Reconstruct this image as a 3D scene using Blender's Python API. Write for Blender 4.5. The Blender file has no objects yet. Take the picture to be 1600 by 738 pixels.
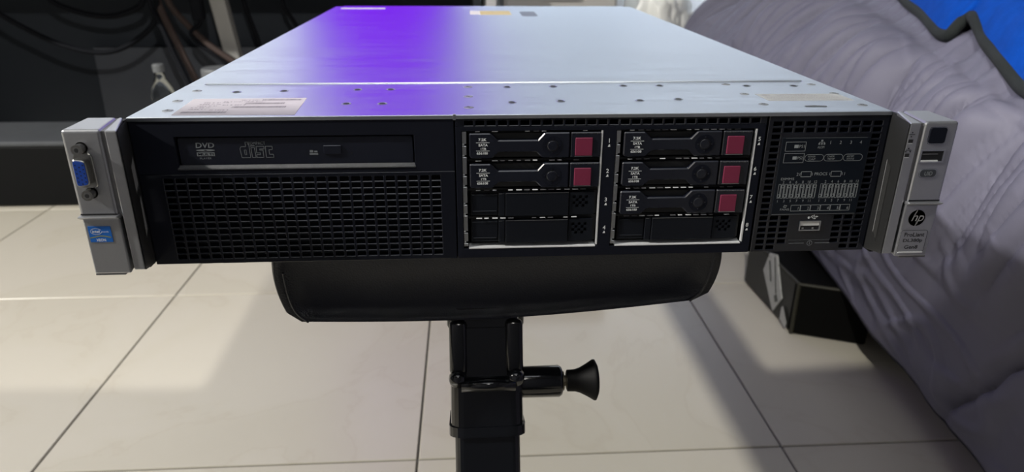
import bpy, bmesh, math, random
from mathutils import Vector, Matrix, noise
from mathutils.bvhtree import BVHTree

random.seed(7)
SC = bpy.context.scene
COL = SC.collection

# ------------------------------------------------------------------ camera
YAW, PIT, ROLL, FPX = 0.0683, 0.3961, 0.0070, 1105.24
CAM = Vector((-0.03334, -0.40570, 0.64332))
fw = Vector((math.sin(YAW) * math.cos(PIT), math.cos(YAW) * math.cos(PIT), -math.sin(PIT)))
rt = Vector((math.cos(YAW), -math.sin(YAW), 0))
up = rt.cross(fw)
rt, up = math.cos(ROLL) * rt + math.sin(ROLL) * up, -math.sin(ROLL) * rt + math.cos(ROLL) * up
cd = bpy.data.cameras.new('camera')
cd.sensor_width = 36.0
cd.lens = FPX / 1600 * 36.0
cd.clip_start = 0.02
cd.dof.use_dof = True
cd.dof.focus_distance = 0.445
cd.dof.aperture_fstop = 10.5
cam = bpy.data.objects.new('camera', cd)
COL.objects.link(cam)
cam.matrix_world = Matrix(((rt.x, up.x, -fw.x, CAM.x), (rt.y, up.y, -fw.y, CAM.y), (rt.z, up.z, -fw.z, CAM.z), (0, 0, 0, 1)))
SC.camera = cam

# ------------------------------------------------------------------ world, lamps, exposure
W = bpy.data.worlds.new('world')
SC.world = W
W.use_nodes = True
W.node_tree.nodes['Background'].inputs[0].default_value = (0.75, 0.8, 0.9, 1)
W.node_tree.nodes['Background'].inputs[1].default_value = 0.02
SC.view_settings.view_transform = 'Standard'
SC.view_settings.look = 'None'
SC.view_settings.gamma = 1.0
SC.view_settings.use_curve_mapping = False
SC.view_settings.exposure = 0.12


def lamp(name, kind, loc, target, energy, color, **kw):
    l = bpy.data.lights.new(name, kind)
    l.energy = energy
    l.color = color
    for k, v in kw.items():
        setattr(l, k, v)
    o = bpy.data.objects.new(name, l)
    COL.objects.link(o)
    o.location = loc
    o.rotation_euler = (Vector(target) - Vector(loc)).to_track_quat('-Z', 'Y').to_euler()
    return o


lamp('ceiling_lamp', 'AREA', (-3.28, -0.75, 2.94), (0, 0.6, 0.3), 152, (1.0, 0.96, 0.89), shape='DISK', size=0.15)
lamp('ceiling_tube', 'AREA', (-0.1, -0.76, 2.95), (-0.1, -0.76, 0), 8.0, (0.93, 0.96, 1.0), shape='RECTANGLE', size=1.8, size_y=0.44)
lamp('low_lamp', 'SPOT', (0.0, -0.5, 1.10), (0.0, 0.5, 1.10 + 0.7813), 42, (1.0, 0.95, 0.86), spot_size=math.radians(170), spot_blend=0.01, shadow_soft_size=0.014)  # inferred low lamp; its cone edge stands in for an unseen person's shadow

lamp('wall_fill', 'AREA', (0.1, 1.92, 0.70), (0.1, 2.36, 0.95), 20, (0.84, 0.92, 1.0), shape='RECTANGLE', size=3.6, size_y=0.06)  # added light without a known fixture, brightens the wall mirrored in the lid


# ------------------------------------------------------------------ materials
def mat(name, color, rough=0.5, metal=0.0, noise_amt=0.0, noise_scale=30.0, bump=0.0, bump_scale=200.0, spec=0.5,
        emit=None, emit_s=1.0, trans=0.0, stretch=None, sheen=0.0, coat=0.0, color2=None):
    m = bpy.data.materials.new(name)
    m.use_nodes = True
    nt = m.node_tree
    b = nt.nodes['Principled BSDF']
    b.inputs['Base Color'].default_value = (*color, 1)
    b.inputs['Roughness'].default_value = rough
    b.inputs['Metallic'].default_value = metal
    b.inputs['Specular IOR Level'].default_value = spec
    if coat:
        b.inputs['Coat Weight'].default_value = coat
        b.inputs['Coat Roughness'].default_value = 0.08
    if sheen:
        b.inputs['Sheen Weight'].default_value = sheen
        b.inputs['Sheen Roughness'].default_value = 0.4
    if trans:
        b.inputs['Transmission Weight'].default_value = trans
        b.inputs['IOR'].default_value = 1.3
    if emit:
        b.inputs['Emission Color'].default_value = (*emit, 1)
        b.inputs['Emission Strength'].default_value = emit_s
    tc = nt.nodes.new('ShaderNodeTexCoord')
    src = tc.outputs['Object']
    if stretch:
        mp = nt.nodes.new('ShaderNodeMapping')
        mp.inputs['Scale'].default_value = stretch
        nt.links.new(src, mp.inputs['Vector'])
        src = mp.outputs['Vector']
    if noise_amt or color2:
        n = nt.nodes.new('ShaderNodeTexNoise')
        n.inputs['Scale'].default_value = noise_scale
        n.inputs['Detail'].default_value = 5
        nt.links.new(src, n.inputs['Vector'])
        r = nt.nodes.new('ShaderNodeMix')
        r.data_type = 'RGBA'
        c2 = color2 or tuple(max(0, c * (1 - noise_amt)) for c in color)
        c1 = color if color2 else tuple(min(1, c * (1 + noise_amt)) for c in color)
        r.inputs['A'].default_value = (*c1, 1)
        r.inputs['B'].default_value = (*c2, 1)
        nt.links.new(n.outputs['Fac'], r.inputs['Factor'])
        nt.links.new(r.outputs['Result'], b.inputs['Base Color'])
    if bump:
        n2 = nt.nodes.new('ShaderNodeTexNoise')
        n2.inputs['Scale'].default_value = bump_scale
        n2.inputs['Detail'].default_value = 4
        nt.links.new(src, n2.inputs['Vector'])
        bp = nt.nodes.new('ShaderNodeBump')
        bp.inputs['Strength'].default_value = bump
        bp.inputs['Distance'].default_value = 0.002
        nt.links.new(n2.outputs['Fac'], bp.inputs['Height'])
        nt.links.new(bp.outputs['Normal'], b.inputs['Normal'])
    return m


M = {}
M['black'] = mat('black_plastic', (0.0075, 0.009, 0.016), 0.6, spec=0.12, noise_amt=0.1, noise_scale=400, bump=0.04, bump_scale=3000)
M['black2'] = mat('carrier_plastic', (0.010, 0.012, 0.021), 0.27, spec=0.6, noise_amt=0.1, noise_scale=300)
M['dark'] = mat('dark_cavity', (0.004, 0.005, 0.007), 0.6, noise_amt=0.1)
M['grille'] = mat('grille_plastic', (0.0065, 0.008, 0.014), 0.25, spec=0.6, noise_amt=0.1, noise_scale=300)
M['blank'] = mat('blank_plastic', (0.008, 0.010, 0.015), 0.4, spec=0.2, noise_amt=0.1)
M['window'] = mat('display_film', (0.0075, 0.0105, 0.017), 0.3, spec=0.2, noise_amt=0.05)
M['steel'] = mat('bright_steel', (0.62, 0.64, 0.66), 0.34, 1.0, noise_amt=0.06, noise_scale=300)
M['nickel'] = mat('dull_nickel', (0.36, 0.36, 0.35), 0.3, 1.0, noise_amt=0.08, noise_scale=300)
M['white_edge'] = mat('zinc_edge', (0.85, 0.87, 0.88), 0.45, 0.3, noise_amt=0.05)
M['silver'] = mat('silver_paint', (0.45, 0.46, 0.485), 0.36, 0.78, noise_amt=0.04, noise_scale=900)
M['silver_dark'] = mat('grey_paint', (0.045, 0.046, 0.047), 0.45, 0.4, noise_amt=0.05, noise_scale=600)
M['silver_mid'] = mat('groove_paint', (0.2, 0.2, 0.21), 0.45, 0.5, noise_amt=0.05, noise_scale=600)
M['print'] = mat('white_print', (0.85, 0.88, 0.88), 0.6, noise_amt=0.03)
M['print_dim'] = mat('grey_print', (0.17, 0.185, 0.195), 0.6, noise_amt=0.03)
M['print_mid'] = mat('pale_print', (0.33, 0.36, 0.37), 0.6, noise_amt=0.03)
M['print_black'] = mat('black_print', (0.02, 0.02, 0.022), 0.5, noise_amt=0.03)
M['print_grey'] = mat('barcode_print', (0.13, 0.12, 0.14), 0.6, noise_amt=0.03)
M['magenta'] = mat('magenta_plastic', (0.21, 0.022, 0.062), 0.42, noise_amt=0.04, noise_scale=300)
M['vga_blue'] = mat('blue_plastic', (0.006, 0.055, 0.36), 0.4, noise_amt=0.04)
M['label'] = mat('paper_label', (0.33, 0.31, 0.345), 0.55, noise_amt=0.02)
M['label_grey'] = mat('grey_label', (0.22, 0.225, 0.225), 0.45, 0.2, noise_amt=0.05, noise_scale=150)
M['label_yellow'] = mat('yellow_label', (0.62, 0.50, 0.22), 0.6, noise_amt=0.05)
M['label_white'] = mat('white_label', (0.8, 0.76, 0.74), 0.6, noise_amt=0.04)
M['sticker_blue'] = mat('blue_sticker', (0.012, 0.14, 0.55), 0.35, noise_amt=0.1, noise_scale=90)
M['sticker_gold'] = mat('gold_print', (0.28, 0.30, 0.10), 0.5, noise_amt=0.05)
M['leather'] = mat('black_leatherette', (0.0145, 0.017, 0.025), 0.42, noise_amt=0.15, noise_scale=200, bump=0.35, bump_scale=900)
M['gloss'] = mat('black_gloss_paint', (0.004, 0.005, 0.007), 0.16, noise_amt=0.1, coat=0.3)
M['rubber'] = mat('black_rubber', (0.003, 0.003, 0.0035), 0.6, spec=0.2, noise_amt=0.1)
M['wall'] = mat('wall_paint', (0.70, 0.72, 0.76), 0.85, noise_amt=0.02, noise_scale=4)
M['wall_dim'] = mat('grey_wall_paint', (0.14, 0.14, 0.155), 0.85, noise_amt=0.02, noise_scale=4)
M['ceil'] = mat('ceiling_paint', (0.3, 0.3, 0.3), 0.9, noise_amt=0.02)
M['grout'] = mat('grout', (0.17, 0.165, 0.155), 0.9, noise_amt=0.1)
M['desk_dark'] = mat('dark_laminate', (0.034, 0.041, 0.053), 0.7, spec=0.2, noise_amt=0.08, noise_scale=9)
M['lit_patch'] = mat('lit_wall_grey', (0.085, 0.095, 0.118), 0.75, noise_amt=0.1, noise_scale=12)
M['desk_white'] = mat('white_steel', (0.36, 0.355, 0.34), 0.5, noise_amt=0.04)
M['cable'] = mat('black_cable', (0.006, 0.007, 0.010), 0.7, spec=0.12, noise_amt=0.1)
M['cable_brown'] = mat('brown_cable', (0.070, 0.052, 0.048), 0.7, spec=0.12, noise_amt=0.1)
M['lowbox'] = mat('black_case', (0.0022, 0.0028, 0.0035), 0.6, spec=0.2, noise_amt=0.1)
M['lowbox_top'] = mat('lit_lid', (0.075, 0.082, 0.092), 0.65, noise_amt=0.2, noise_scale=20)  # lid of the black case, greyed for the light on its top
M['clear'] = mat('clear_plastic', (0.8, 0.85, 0.88), 0.03, trans=1.0, spec=0.3)
M['cap'] = mat('white_cap', (0.16, 0.17, 0.18), 0.5, noise_amt=0.03)
M['trunk'] = mat('black_trunk', (0.002, 0.0021, 0.002), 0.65, spec=0.1, noise_amt=0.2, noise_scale=40)
M['trunk_side'] = mat('grey_trunk_side', (0.022, 0.0235, 0.021), 0.55, noise_amt=0.2, noise_scale=30)
M['trunk_edge'] = mat('olive_edge', (0.018, 0.0175, 0.010), 0.55, noise_amt=0.2, noise_scale=60)
M['rail'] = mat('white_rail', (0.55, 0.55, 0.55), 0.5, noise_amt=0.03)
M['mattress'] = mat('mattress_ticking', (0.3, 0.3, 0.33), 0.9, noise_amt=0.05)
M['quilt'] = mat('grey_lilac_quilt', (0.135, 0.134, 0.186), 0.62, noise_amt=0.06, noise_scale=7, bump=0.2, bump_scale=45, spec=0.3)
M['hem'] = mat('grey_hem', (0.03, 0.03, 0.036), 0.8, spec=0.1, noise_amt=0.1)
M['fleece'] = mat('blue_fleece', (0.002, 0.062, 0.40), 0.9, noise_amt=0.25, noise_scale=60, bump=0.8, bump_scale=500, spec=0.1)
M['binding'] = mat('dark_binding', (0.007, 0.011, 0.011), 0.85, noise_amt=0.35, noise_scale=150, bump=0.6, bump_scale=600)
M['bag'] = mat('white_film', (0.78, 0.79, 0.76), 0.35, noise_amt=0.06, noise_scale=12, bump=0.3, bump_scale=25)
M['cabinet'] = mat('beige_cabinet', (0.50, 0.49, 0.47), 0.6, noise_amt=0.03)
M['screen'] = mat('purple_screen', (0.01, 0.01, 0.012), 0.3, emit=(0.245, 0.004, 1.0), emit_s=1.02)
M['silver_screw'] = mat('screw_steel', (0.42, 0.44, 0.46), 0.5, 1.0, noise_amt=0.15, noise_scale=900)


def tile_mat():
    m = mat('cream_porcelain', (0.60, 0.565, 0.475), 0.32, noise_amt=0.05, noise_scale=3)
    nt = m.node_tree
    b = nt.nodes['Principled BSDF']
    oi = nt.nodes.new('ShaderNodeObjectInfo')
    tc = nt.nodes.new('ShaderNodeTexCoord')
    mul = nt.nodes.new('ShaderNodeVectorMath')
    mul.operation = 'ADD'
    sc = nt.nodes.new('ShaderNodeMath')
    sc.operation = 'MULTIPLY'
    sc.inputs[1].default_value = 37.0
    nt.links.new(oi.outputs['Random'], sc.inputs[0])
    nt.links.new(tc.outputs['Object'], mul.inputs[0])
    nt.links.new(sc.outputs[0], mul.inputs[1])
    w = nt.nodes.new('ShaderNodeTexNoise')
    w.inputs['Scale'].default_value = 2.6
    w.inputs['Detail'].default_value = 8
    w.inputs['Distortion'].default_value = 1.4
    nt.links.new(mul.outputs[0], w.inputs['Vector'])
    r = nt.nodes.new('ShaderNodeValToRGB')
    e = r.color_ramp.elements
    e[0].position, e[0].color = 0.40, (0.60, 0.565, 0.475, 1)
    e[1].position, e[1].color = 0.56, (0.62, 0.585, 0.50, 1)
    k = e.new(0.485); k.color = (0.585, 0.545, 0.455, 1)
    k = e.new(0.47); k.color = (0.605, 0.57, 0.48, 1)
    k = e.new(0.50); k.color = (0.61, 0.575, 0.485, 1)
    nt.links.new(w.outputs['Fac'], r.inputs['Fac'])
    nt.links.new(r.outputs['Color'], b.inputs['Base Color'])
    return m


M['tile'] = tile_mat()


def sheet_mat():
    """zinc-plated sheet steel: bluish, fine grain along the sheet, faint scratches"""
    m = mat('zinc_sheet', (0.74, 0.785, 0.84), 0.33, 1.0)
    nt = m.node_tree
    b = nt.nodes['Principled BSDF']
    tc = nt.nodes.new('ShaderNodeTexCoord')
    mp = nt.nodes.new('ShaderNodeMapping')
    mp.inputs['Scale'].default_value = (3, 40, 1)
    mp.inputs['Rotation'].default_value = (0, 0, 0.1)
    nt.links.new(tc.outputs['Object'], mp.inputs['Vector'])
    n = nt.nodes.new('ShaderNodeTexNoise')
    n.inputs['Scale'].default_value = 4
    n.inputs['Detail'].default_value = 6
    nt.links.new(mp.outputs['Vector'], n.inputs['Vector'])
    r = nt.nodes.new('ShaderNodeMapRange')
    r.inputs['From Min'].default_value = 0.3
    r.inputs['From Max'].default_value = 0.7
    r.inputs['To Min'].default_value = 0.41
    r.inputs['To Max'].default_value = 0.48
    nt.links.new(n.outputs['Fac'], r.inputs['Value'])
    nt.links.new(r.outputs['Result'], b.inputs['Roughness'])
    n2 = nt.nodes.new('ShaderNodeTexNoise')
    n2.inputs['Scale'].default_value = 2500
    nt.links.new(tc.outputs['Object'], n2.inputs['Vector'])
    bp = nt.nodes.new('ShaderNodeBump')
    bp.inputs['Strength'].default_value = 0.02
    bp.inputs['Distance'].default_value = 0.0003
    nt.links.new(n2.outputs['Fac'], bp.inputs['Height'])
    gl = nt.nodes.new('ShaderNodeBsdfGlossy')
    gl.distribution = 'BECKMANN'
    gl.inputs['Color'].default_value = (0.74, 0.785, 0.84, 1)
    nt.links.new(r.outputs['Result'], gl.inputs['Roughness'])
    nt.links.new(bp.outputs['Normal'], gl.inputs['Normal'])
    nt.links.new(gl.outputs['BSDF'], nt.nodes['Material Output'].inputs['Surface'])
    return m


M['sheet'] = sheet_mat()


# ------------------------------------------------------------------ mesh helpers
def tag(o, label=None, cat=None, group=None, kind=None):
    if label: o['label'] = label
    if cat: o['category'] = cat
    if group: o['group'] = group
    if kind: o['kind'] = kind
    return o


def empty(name, loc, label, cat, group=None):
    o = bpy.data.objects.new(name, None)
    COL.objects.link(o)
    o.location = loc
    o.empty_display_size = 0.02
    return tag(o, label, cat, group)


def origin_of(p):
    v = Vector((0, 0, 0))
    while p:
        v += Vector(p.location)
        p = p.parent
    return v


class G:
    """collects geometry (in world metres unless mm=True: server millimetres) and builds ONE mesh object"""
    def __init__(s, mm=False):
        s.v, s.f, s.m = [], [], []
        s.mm = mm

    def P(s, p):
        if s.mm:
            return (p[0] * .001, p[1] * .001, .55 + p[2] * .001)
        return tuple(p)

    def add(s, verts, faces, mi=0):
        n = len(s.v)
        s.v += [s.P(p) for p in verts]
        for f in faces:
            s.f.append(tuple(n + i for i in f))
            s.m.append(mi)
        return s

    def box(s, x0, x1, y0, y1, z0, z1, mi=0):
        x0, x1 = sorted((x0, x1)); y0, y1 = sorted((y0, y1)); z0, z1 = sorted((z0, z1))
        vs = [(x, y, z) for z in (z0, z1) for y in (y0, y1) for x in (x0, x1)]
        return s.add(vs, [(0, 2, 3, 1), (4, 5, 7, 6), (0, 1, 5, 4), (2, 6, 7, 3), (0, 4, 6, 2), (1, 3, 7, 5)], mi)

    def hexa(s, b, t, mi=0):
        return s.add(list(b) + list(t), [(3, 2, 1, 0), (4, 5, 6, 7), (0, 1, 5, 4), (1, 2, 6, 5), (2, 3, 7, 6), (3, 0, 4, 7)], mi)

    def prism(s, poly, y0, y1, mi=0, cap_back=True):
        """poly in (x, z), extruded along y"""
        n = len(poly)
        vs = [(x, y0, z) for x, z in poly] + [(x, y1, z) for x, z in poly]
        fs = [tuple(range(n))] + [(i, i + n, (i + 1) % n + n, (i + 1) % n) for i in range(n)]
        if cap_back: fs.append(tuple(range(2 * n - 1, n - 1, -1)))
        return s.add(vs, fs, mi)

    def flat(s, poly, y, mi=0):
        return s.add([(x, y, z) for x, z in poly], [tuple(range(len(poly)))], mi)

    def rect(s, x0, x1, z0, z1, y, mi=0):
        return s.flat([(x0, z0), (x1, z0), (x1, z1), (x0, z1)], y, mi)

    def stroke(s, pts, w, y, mi=0, closed=False):
        k = len(pts)
        for i in range(k if closed else k - 1):
            a, b = Vector(pts[i]), Vector(pts[(i + 1) % k])
            d = (b - a)
            if d.length < 1e-9: continue
            d.normalize()
            nn = Vector((-d.y, d.x)) * w / 2
            a2, b2 = a - d * w / 2, b + d * w / 2
            s.flat([tuple(a2 - nn), tuple(b2 - nn), tuple(b2 + nn), tuple(a2 + nn)], y, mi)
        return s

    def disc(s, cx, cz, r, y, mi=0, n=20, r2=None):
        r2 = r2 or r
        return s.flat([(cx + r * math.cos(t * 2 * math.pi / n), cz + r2 * math.sin(t * 2 * math.pi / n)) for t in range(n)], y, mi)

    def ring(s, cx, cz, r0, r1, y, mi=0, n=24):
        vs = []
        for t in range(n):
            a = t * 2 * math.pi / n
            vs += [(cx + r0 * math.cos(a), y, cz + r0 * math.sin(a)), (cx + r1 * math.cos(a), y, cz + r1 * math.sin(a))]
        return s.add(vs, [(2 * t, 2 * t + 1, (2 * t + 3) % (2 * n), (2 * t + 2) % (2 * n)) for t in range(n)], mi)

    def tube(s, path, r, n=8, mi=0, cap=True, flat=None):
        path = [Vector(p) for p in path]
        rings = []
        prev = None
        for i, p in enumerate(path):
            d = (path[min(i + 1, len(path) - 1)] - path[max(i - 1, 0)]).normalized()
            if prev is None:
                a = Vector((0, 0, 1)) if abs(d.z) < .9 else Vector((1, 0, 0))
                u = d.cross(a).normalized()
            else:
                u = (prev - d * prev.dot(d)).normalized()
            prev = u
            w = d.cross(u)
            rr = r[i] if isinstance(r, (list, tuple)) else r
            rings.append([tuple(p + u * rr * math.cos(2 * math.pi * k / n) + w * rr * math.sin(2 * math.pi * k / n)) for k in range(n)])
        vs = [v for R_ in rings for v in R_]
        fs = [(i * n + k, i * n + (k + 1) % n, (i + 1) * n + (k + 1) % n, (i + 1) * n + k) for i in range(len(path) - 1) for k in range(n)]
        if cap:
            fs += [tuple(range(n - 1, -1, -1)), tuple((len(path) - 1) * n + k for k in range(n))]
        return s.add(vs, fs, mi)

    def lathe(s, prof, c, axis='z', n=24, mi=0):
        """prof: (radius, height) list about the axis through c"""
        vs = []
        for r, h in prof:
            for k in range(n):
                a = 2 * math.pi * k / n
                x, y = r * math.cos(a), r * math.sin(a)
                vs.append({'z': (c[0] + x, c[1] + y, c[2] + h), 'x': (c[0] + h, c[1] + x, c[2] + y), 'y': (c[0] + x, c[1] + h, c[2] + y)}[axis])
        fs = [(i * n + k, i * n + (k + 1) % n, (i + 1) * n + (k + 1) % n, (i + 1) * n + k) for i in range(len(prof) - 1) for k in range(n)]
        fs += [tuple(range(n)), tuple((len(prof) - 1) * n + k for k in range(n))]
        return s.add(vs, fs, mi)

    def plate(s, xs, zs, solid, y0, y1, mi=0):
        """a plate with real openings: cells of the grid xs × zs where solid(i, j) holds, from front y0 to back y1"""
        xs, zs = sorted(xs), sorted(zs)
        nx, nz = len(xs) - 1, len(zs) - 1
        S = [[bool(solid(i, j)) for j in range(nz)] for i in range(nx)]
        idx = {}
        vs, fs = [], []

        def vv(i, j, b):
            k = (i, j, b)
            if k not in idx:
                idx[k] = len(vs)
                vs.append((xs[i], y1 if b else y0, zs[j]))
            return idx[k]
        for i in range(nx):
            for j in range(nz):
                if not S[i][j]: continue
                fs.append((vv(i, j, 0), vv(i + 1, j, 0), vv(i + 1, j + 1, 0), vv(i, j + 1, 0)))
                fs.append((vv(i, j + 1, 1), vv(i + 1, j + 1, 1), vv(i + 1, j, 1), vv(i, j, 1)))
                if i == 0 or not S[i - 1][j]: fs.append((vv(i, j, 1), vv(i, j, 0), vv(i, j + 1, 0), vv(i, j + 1, 1)))
                if i == nx - 1 or not S[i + 1][j]: fs.append((vv(i + 1, j, 0), vv(i + 1, j, 1), vv(i + 1, j + 1, 1), vv(i + 1, j + 1, 0)))
                if j == 0 or not S[i][j - 1]: fs.append((vv(i, j, 1), vv(i + 1, j, 1), vv(i + 1, j, 0), vv(i, j, 0)))
                if j == nz - 1 or not S[i][j + 1]: fs.append((vv(i, j + 1, 0), vv(i + 1, j + 1, 0), vv(i + 1, j + 1, 1), vv(i, j + 1, 1)))
        return s.add(vs, fs, mi)

    def text(s, string, x0, x1, z0, z1, y, mi=0, bold=0.0, shear=0.0):
        """lettering fitted into the rectangle x0..x1, z0..z1 on the plane y (x1=None keeps the letters' own width, centred on x0)"""
        vs, fs = glyphs(string, bold)
        ax, bx = min(v[0] for v in vs), max(v[0] for v in vs)
        az, bz = min(v[1] for v in vs), max(v[1] for v in vs)
        kz = (z1 - z0) / (bz - az)
        if x1 is None:
            kx = kz
            x0 = x0 - kx * (bx - ax) / 2
        else:
            kx = (x1 - x0) / (bx - ax)
        return s.add([(x0 + (v[0] - ax) * kx + shear * (v[1] - az) * kz, y, z0 + (v[1] - az) * kz) for v in vs], fs, mi)

    def build(s, name, mats, parent=None, bevel=0.0, smooth=False, seg=1, merge=False, angle=0.5, sub=0):
        me = bpy.data.meshes.new(name)
        o0 = origin_of(parent)
        me.from_pydata([(a - o0.x, b - o0.y, c - o0.z) for a, b, c in s.v], [], s.f)
        if not isinstance(mats, (list, tuple)): mats = [mats]
        for m in mats: me.materials.append(m)
        for p, mi in zip(me.polygons, s.m): p.material_index = mi
        if bevel or merge:
            bm = bmesh.new()
            bm.from_mesh(me)
            if merge: bmesh.ops.remove_doubles(bm, verts=bm.verts, dist=1e-6)
            if bevel:
                es = [e for e in bm.edges if len(e.link_faces) == 2 and e.calc_face_angle(0) > angle]
                bmesh.ops.bevel(bm, geom=es, offset=bevel, segments=seg, profile=0.5, affect='EDGES', clamp_overlap=True)
            bm.to_mesh(me)
            bm.free()
        if smooth:
            for p in me.polygons: p.use_smooth = True
        me.update()
        o = bpy.data.objects.new(name, me)
        COL.objects.link(o)
        if parent: o.parent = parent
        if sub:
            md = o.modifiers.new('subdivision', 'SUBSURF')
            md.levels = md.render_levels = sub
        return o


_gl = {}


def glyphs(string, bold=0.0):
    k = (string, bold)
    if k not in _gl:
        c = bpy.data.curves.new('t', 'FONT')
        c.body = string
        c.resolution_u = 3
        c.offset = bold
        c.fill_mode = 'FRONT'
        o = bpy.data.objects.new('t', c)
        me = o.to_mesh()
        _gl[k] = ([(v.co.x, v.co.y) for v in me.vertices], [tuple(p.vertices) for p in me.polygons])
        o.to_mesh_clear()
        bpy.data.objects.remove(o)
        bpy.data.curves.remove(c)
    return _gl[k]


def rrect(x0, x1, z0, z1, r, n=4):
    out = []
    for cx, cz, a0 in ((x1 - r, z0 + r, -90), (x1 - r, z1 - r, 0), (x0 + r, z1 - r, 90), (x0 + r, z0 + r, 180)):
        for i in range(n + 1):
            a = math.radians(a0 + 90 * i / n)
            out.append((cx + r * math.cos(a), cz + r * math.sin(a)))
    return out


def spline(pts, k=8):
    pts = [Vector(p) for p in pts]
    out = []
    for i in range(len(pts) - 1):
        p0, p1, p2, p3 = pts[max(i - 1, 0)], pts[i], pts[i + 1], pts[min(i + 2, len(pts) - 1)]
        for j in range(k):
            t = j / k
            out.append(0.5 * ((2 * p1) + (p2 - p0) * t + (2 * p0 - 5 * p1 + 4 * p2 - p3) * t * t + (3 * p1 - p0 - 3 * p2 + p3) * t ** 3))
    out.append(pts[-1])
    return out


# ------------------------------------------------------------------ the room
RX0, RX1, RY0, RY1, RZ = -4.0, 2.3, -2.1, 2.36, 3.0
fl = tag(G().box(RX0, RX1, RY0, RY1, -0.05, -0.003).build('floor', M['grout']), kind='structure')
tag(G().box(RX0, RX1, RY0, RY1, RZ, RZ + .05).build('ceiling', M['ceil']), kind='structure')
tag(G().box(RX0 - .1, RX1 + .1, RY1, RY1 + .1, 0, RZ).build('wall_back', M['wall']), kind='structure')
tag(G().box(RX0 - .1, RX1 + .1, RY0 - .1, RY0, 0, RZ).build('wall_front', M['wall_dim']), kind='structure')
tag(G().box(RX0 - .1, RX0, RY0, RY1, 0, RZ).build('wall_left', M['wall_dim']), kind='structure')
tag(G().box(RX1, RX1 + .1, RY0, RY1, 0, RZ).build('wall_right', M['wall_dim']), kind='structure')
# porcelain tiles, 50 cm, each one an object lying on the grout bed
TA, TX, TY = -0.0038, -0.6056, 0.3618
g = G()
g.box(-.2485, .2485, -.2485, .2485, -0.010, 0.0)
t0 = g.build('tile', M['tile'], fl, bevel=0.001)
first = True
for i in range(-7, 6):
    for j in range(-5, 4):
        cx, cy = (i + .5) * .5, (j + .5) * .5
        x = TX + math.cos(TA) * cx - math.sin(TA) * cy
        y = TY + math.sin(TA) * cx + math.cos(TA) * cy
        if not (RX0 + .25 < x < RX1 - .25 and RY0 + .25 < y < RY1 - .24): continue
        o = t0 if first else t0.copy()
        if not first:
            COL.objects.link(o)
        first = False
        o.parent = fl
        o.location = (x, y, 0)
        o.rotation_euler = (0, 0, TA)

# ------------------------------------------------------------------ the server
SV = empty('rack_server', (0, 0.36, 0.4586), 'wide flat rack server with black drive bays and silver ears lying on a padded bench', 'server')
D = 721.0
# chassis: side walls, bottom and rear, open to the front
g = G(True)
g.box(-223.5, -222.3, 1, D, -91.2, -0.8)
g.box(222.3, 223.5, 1, D, -91.2, -0.8)
g.box(-223.5, 223.5, 1, D, -91.2, -90.2)
g.box(-223.5, 223.5, D - 1.2, D, -91.2, -0.8)
g.box(-222.3, 222.3, 70, 72, -90, -1)
g.build('chassis', [M['dark']], SV)
# top sheet in front of the seam, folded down over the bezel
g = G(True)
g.box(-223.5, 223.5, 0, 97.2, -0.9, 0.0)
g.box(-223.5, 223.5, -0.6, 0.4, -2.4, -0.05)
TP = g.build('top_panel', M['sheet'], SV, bevel=0.00025)
g = G(True)
g.box(-211.5, 211.5, 97.5, D, -0.6, 0.8)
g.box(-223.5, -212.2, 97.4, D, -0.9, 0.0)
g.box(212.2, 223.5, 97.4, D, -0.9, 0.0)
g.box(-223.5, 223.5, 97.4, D, -1.4, -0.7)
AC = g.build('access_cover', M['sheet'], SV, bevel=0.0006)


def sx(x, y, w, h, z=0.12):
    return [(x - w, y - h, z), (x + w, y - h, z), (x + w, y + h, z), (x - w, y + h, z)]


def disc_top(g, x, y, r, z, mi, n=14):
    g.add([(x + r * math.cos(2 * math.pi * k / n), y + r * math.sin(2 * math.pi * k / n), z) for k in range(n)], [tuple(range(n))], mi)


holes = [(-183, 71), (-153, 74), (-105, 77), (-83, 77), (-106, 32.5), (-84, 32), (-4, 83), (28, 84), (-4, 33), (27, 35.5),
         (77.5, 85), (103, 84.5), (77.7, 35.7), (103.4, 38.8), (164.5, 82), (198, 81)]
for k, (x, y) in enumerate(holes):
    g = G(True)
    # countersunk pierced hole: bright dished rim and a dark throat
    n = 14
    vs, fs = [], []
    for r, z in ((3.1, 0.05), (2.6, 0.32), (1.9, 0.10)):
        vs += [(x + r * math.cos(2 * math.pi * q / n), y + r * math.sin(2 * math.pi * q / n), z) for q in range(n)]
    for a in range(2):
        fs += [(a * n + q, a * n + (q + 1) % n, (a + 1) * n + (q + 1) % n, (a + 1) * n + q) for q in range(n)]
    g.add(vs, fs, 0)
    disc_top(g, x, y - .1, 2.2, 0.12, 1)
    g.build('pierced_hole', [M['sheet'], M['dark']], TP)
for x, y in [(-207, 17), (-211, 44), (-210, 76), (-31, 84), (-31, 51.5), (-31, 19.2), (151.6, 87.5), (213, 85.6), (152.3, 53.5), (152.5, 21.7), (214, 17.6), (213.8, 53.6)]:
    g = G(True)
    g.lathe([(3.2, 0.0), (2.9, 0.22), (2.2, 0.34), (1.5, 0.36), (1.3, 0.15), (0.01, 0.12)], (x, y, 0.0), 'z', 14)
    for a in (0.4, 0.4 + math.pi / 2):
        c, s_ = math.cos(a), math.sin(a)
        g.add([(x + c * 1.4 - s_ * .3, y + s_ * 1.4 + c * .3, .40), (x - c * 1.4 - s_ * .3, y - s_ * 1.4 + c * .3, .40),
               (x - c * 1.4 + s_ * .3, y - s_ * 1.4 - c * .3, .40), (x + c * 1.4 + s_ * .3, y + s_ * 1.4 - c * .3, .40)], [(0, 1, 2, 3)], 1)
    g.build('screw', [M['silver_screw'], M['dark']], TP)
g = G(True)
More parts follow.
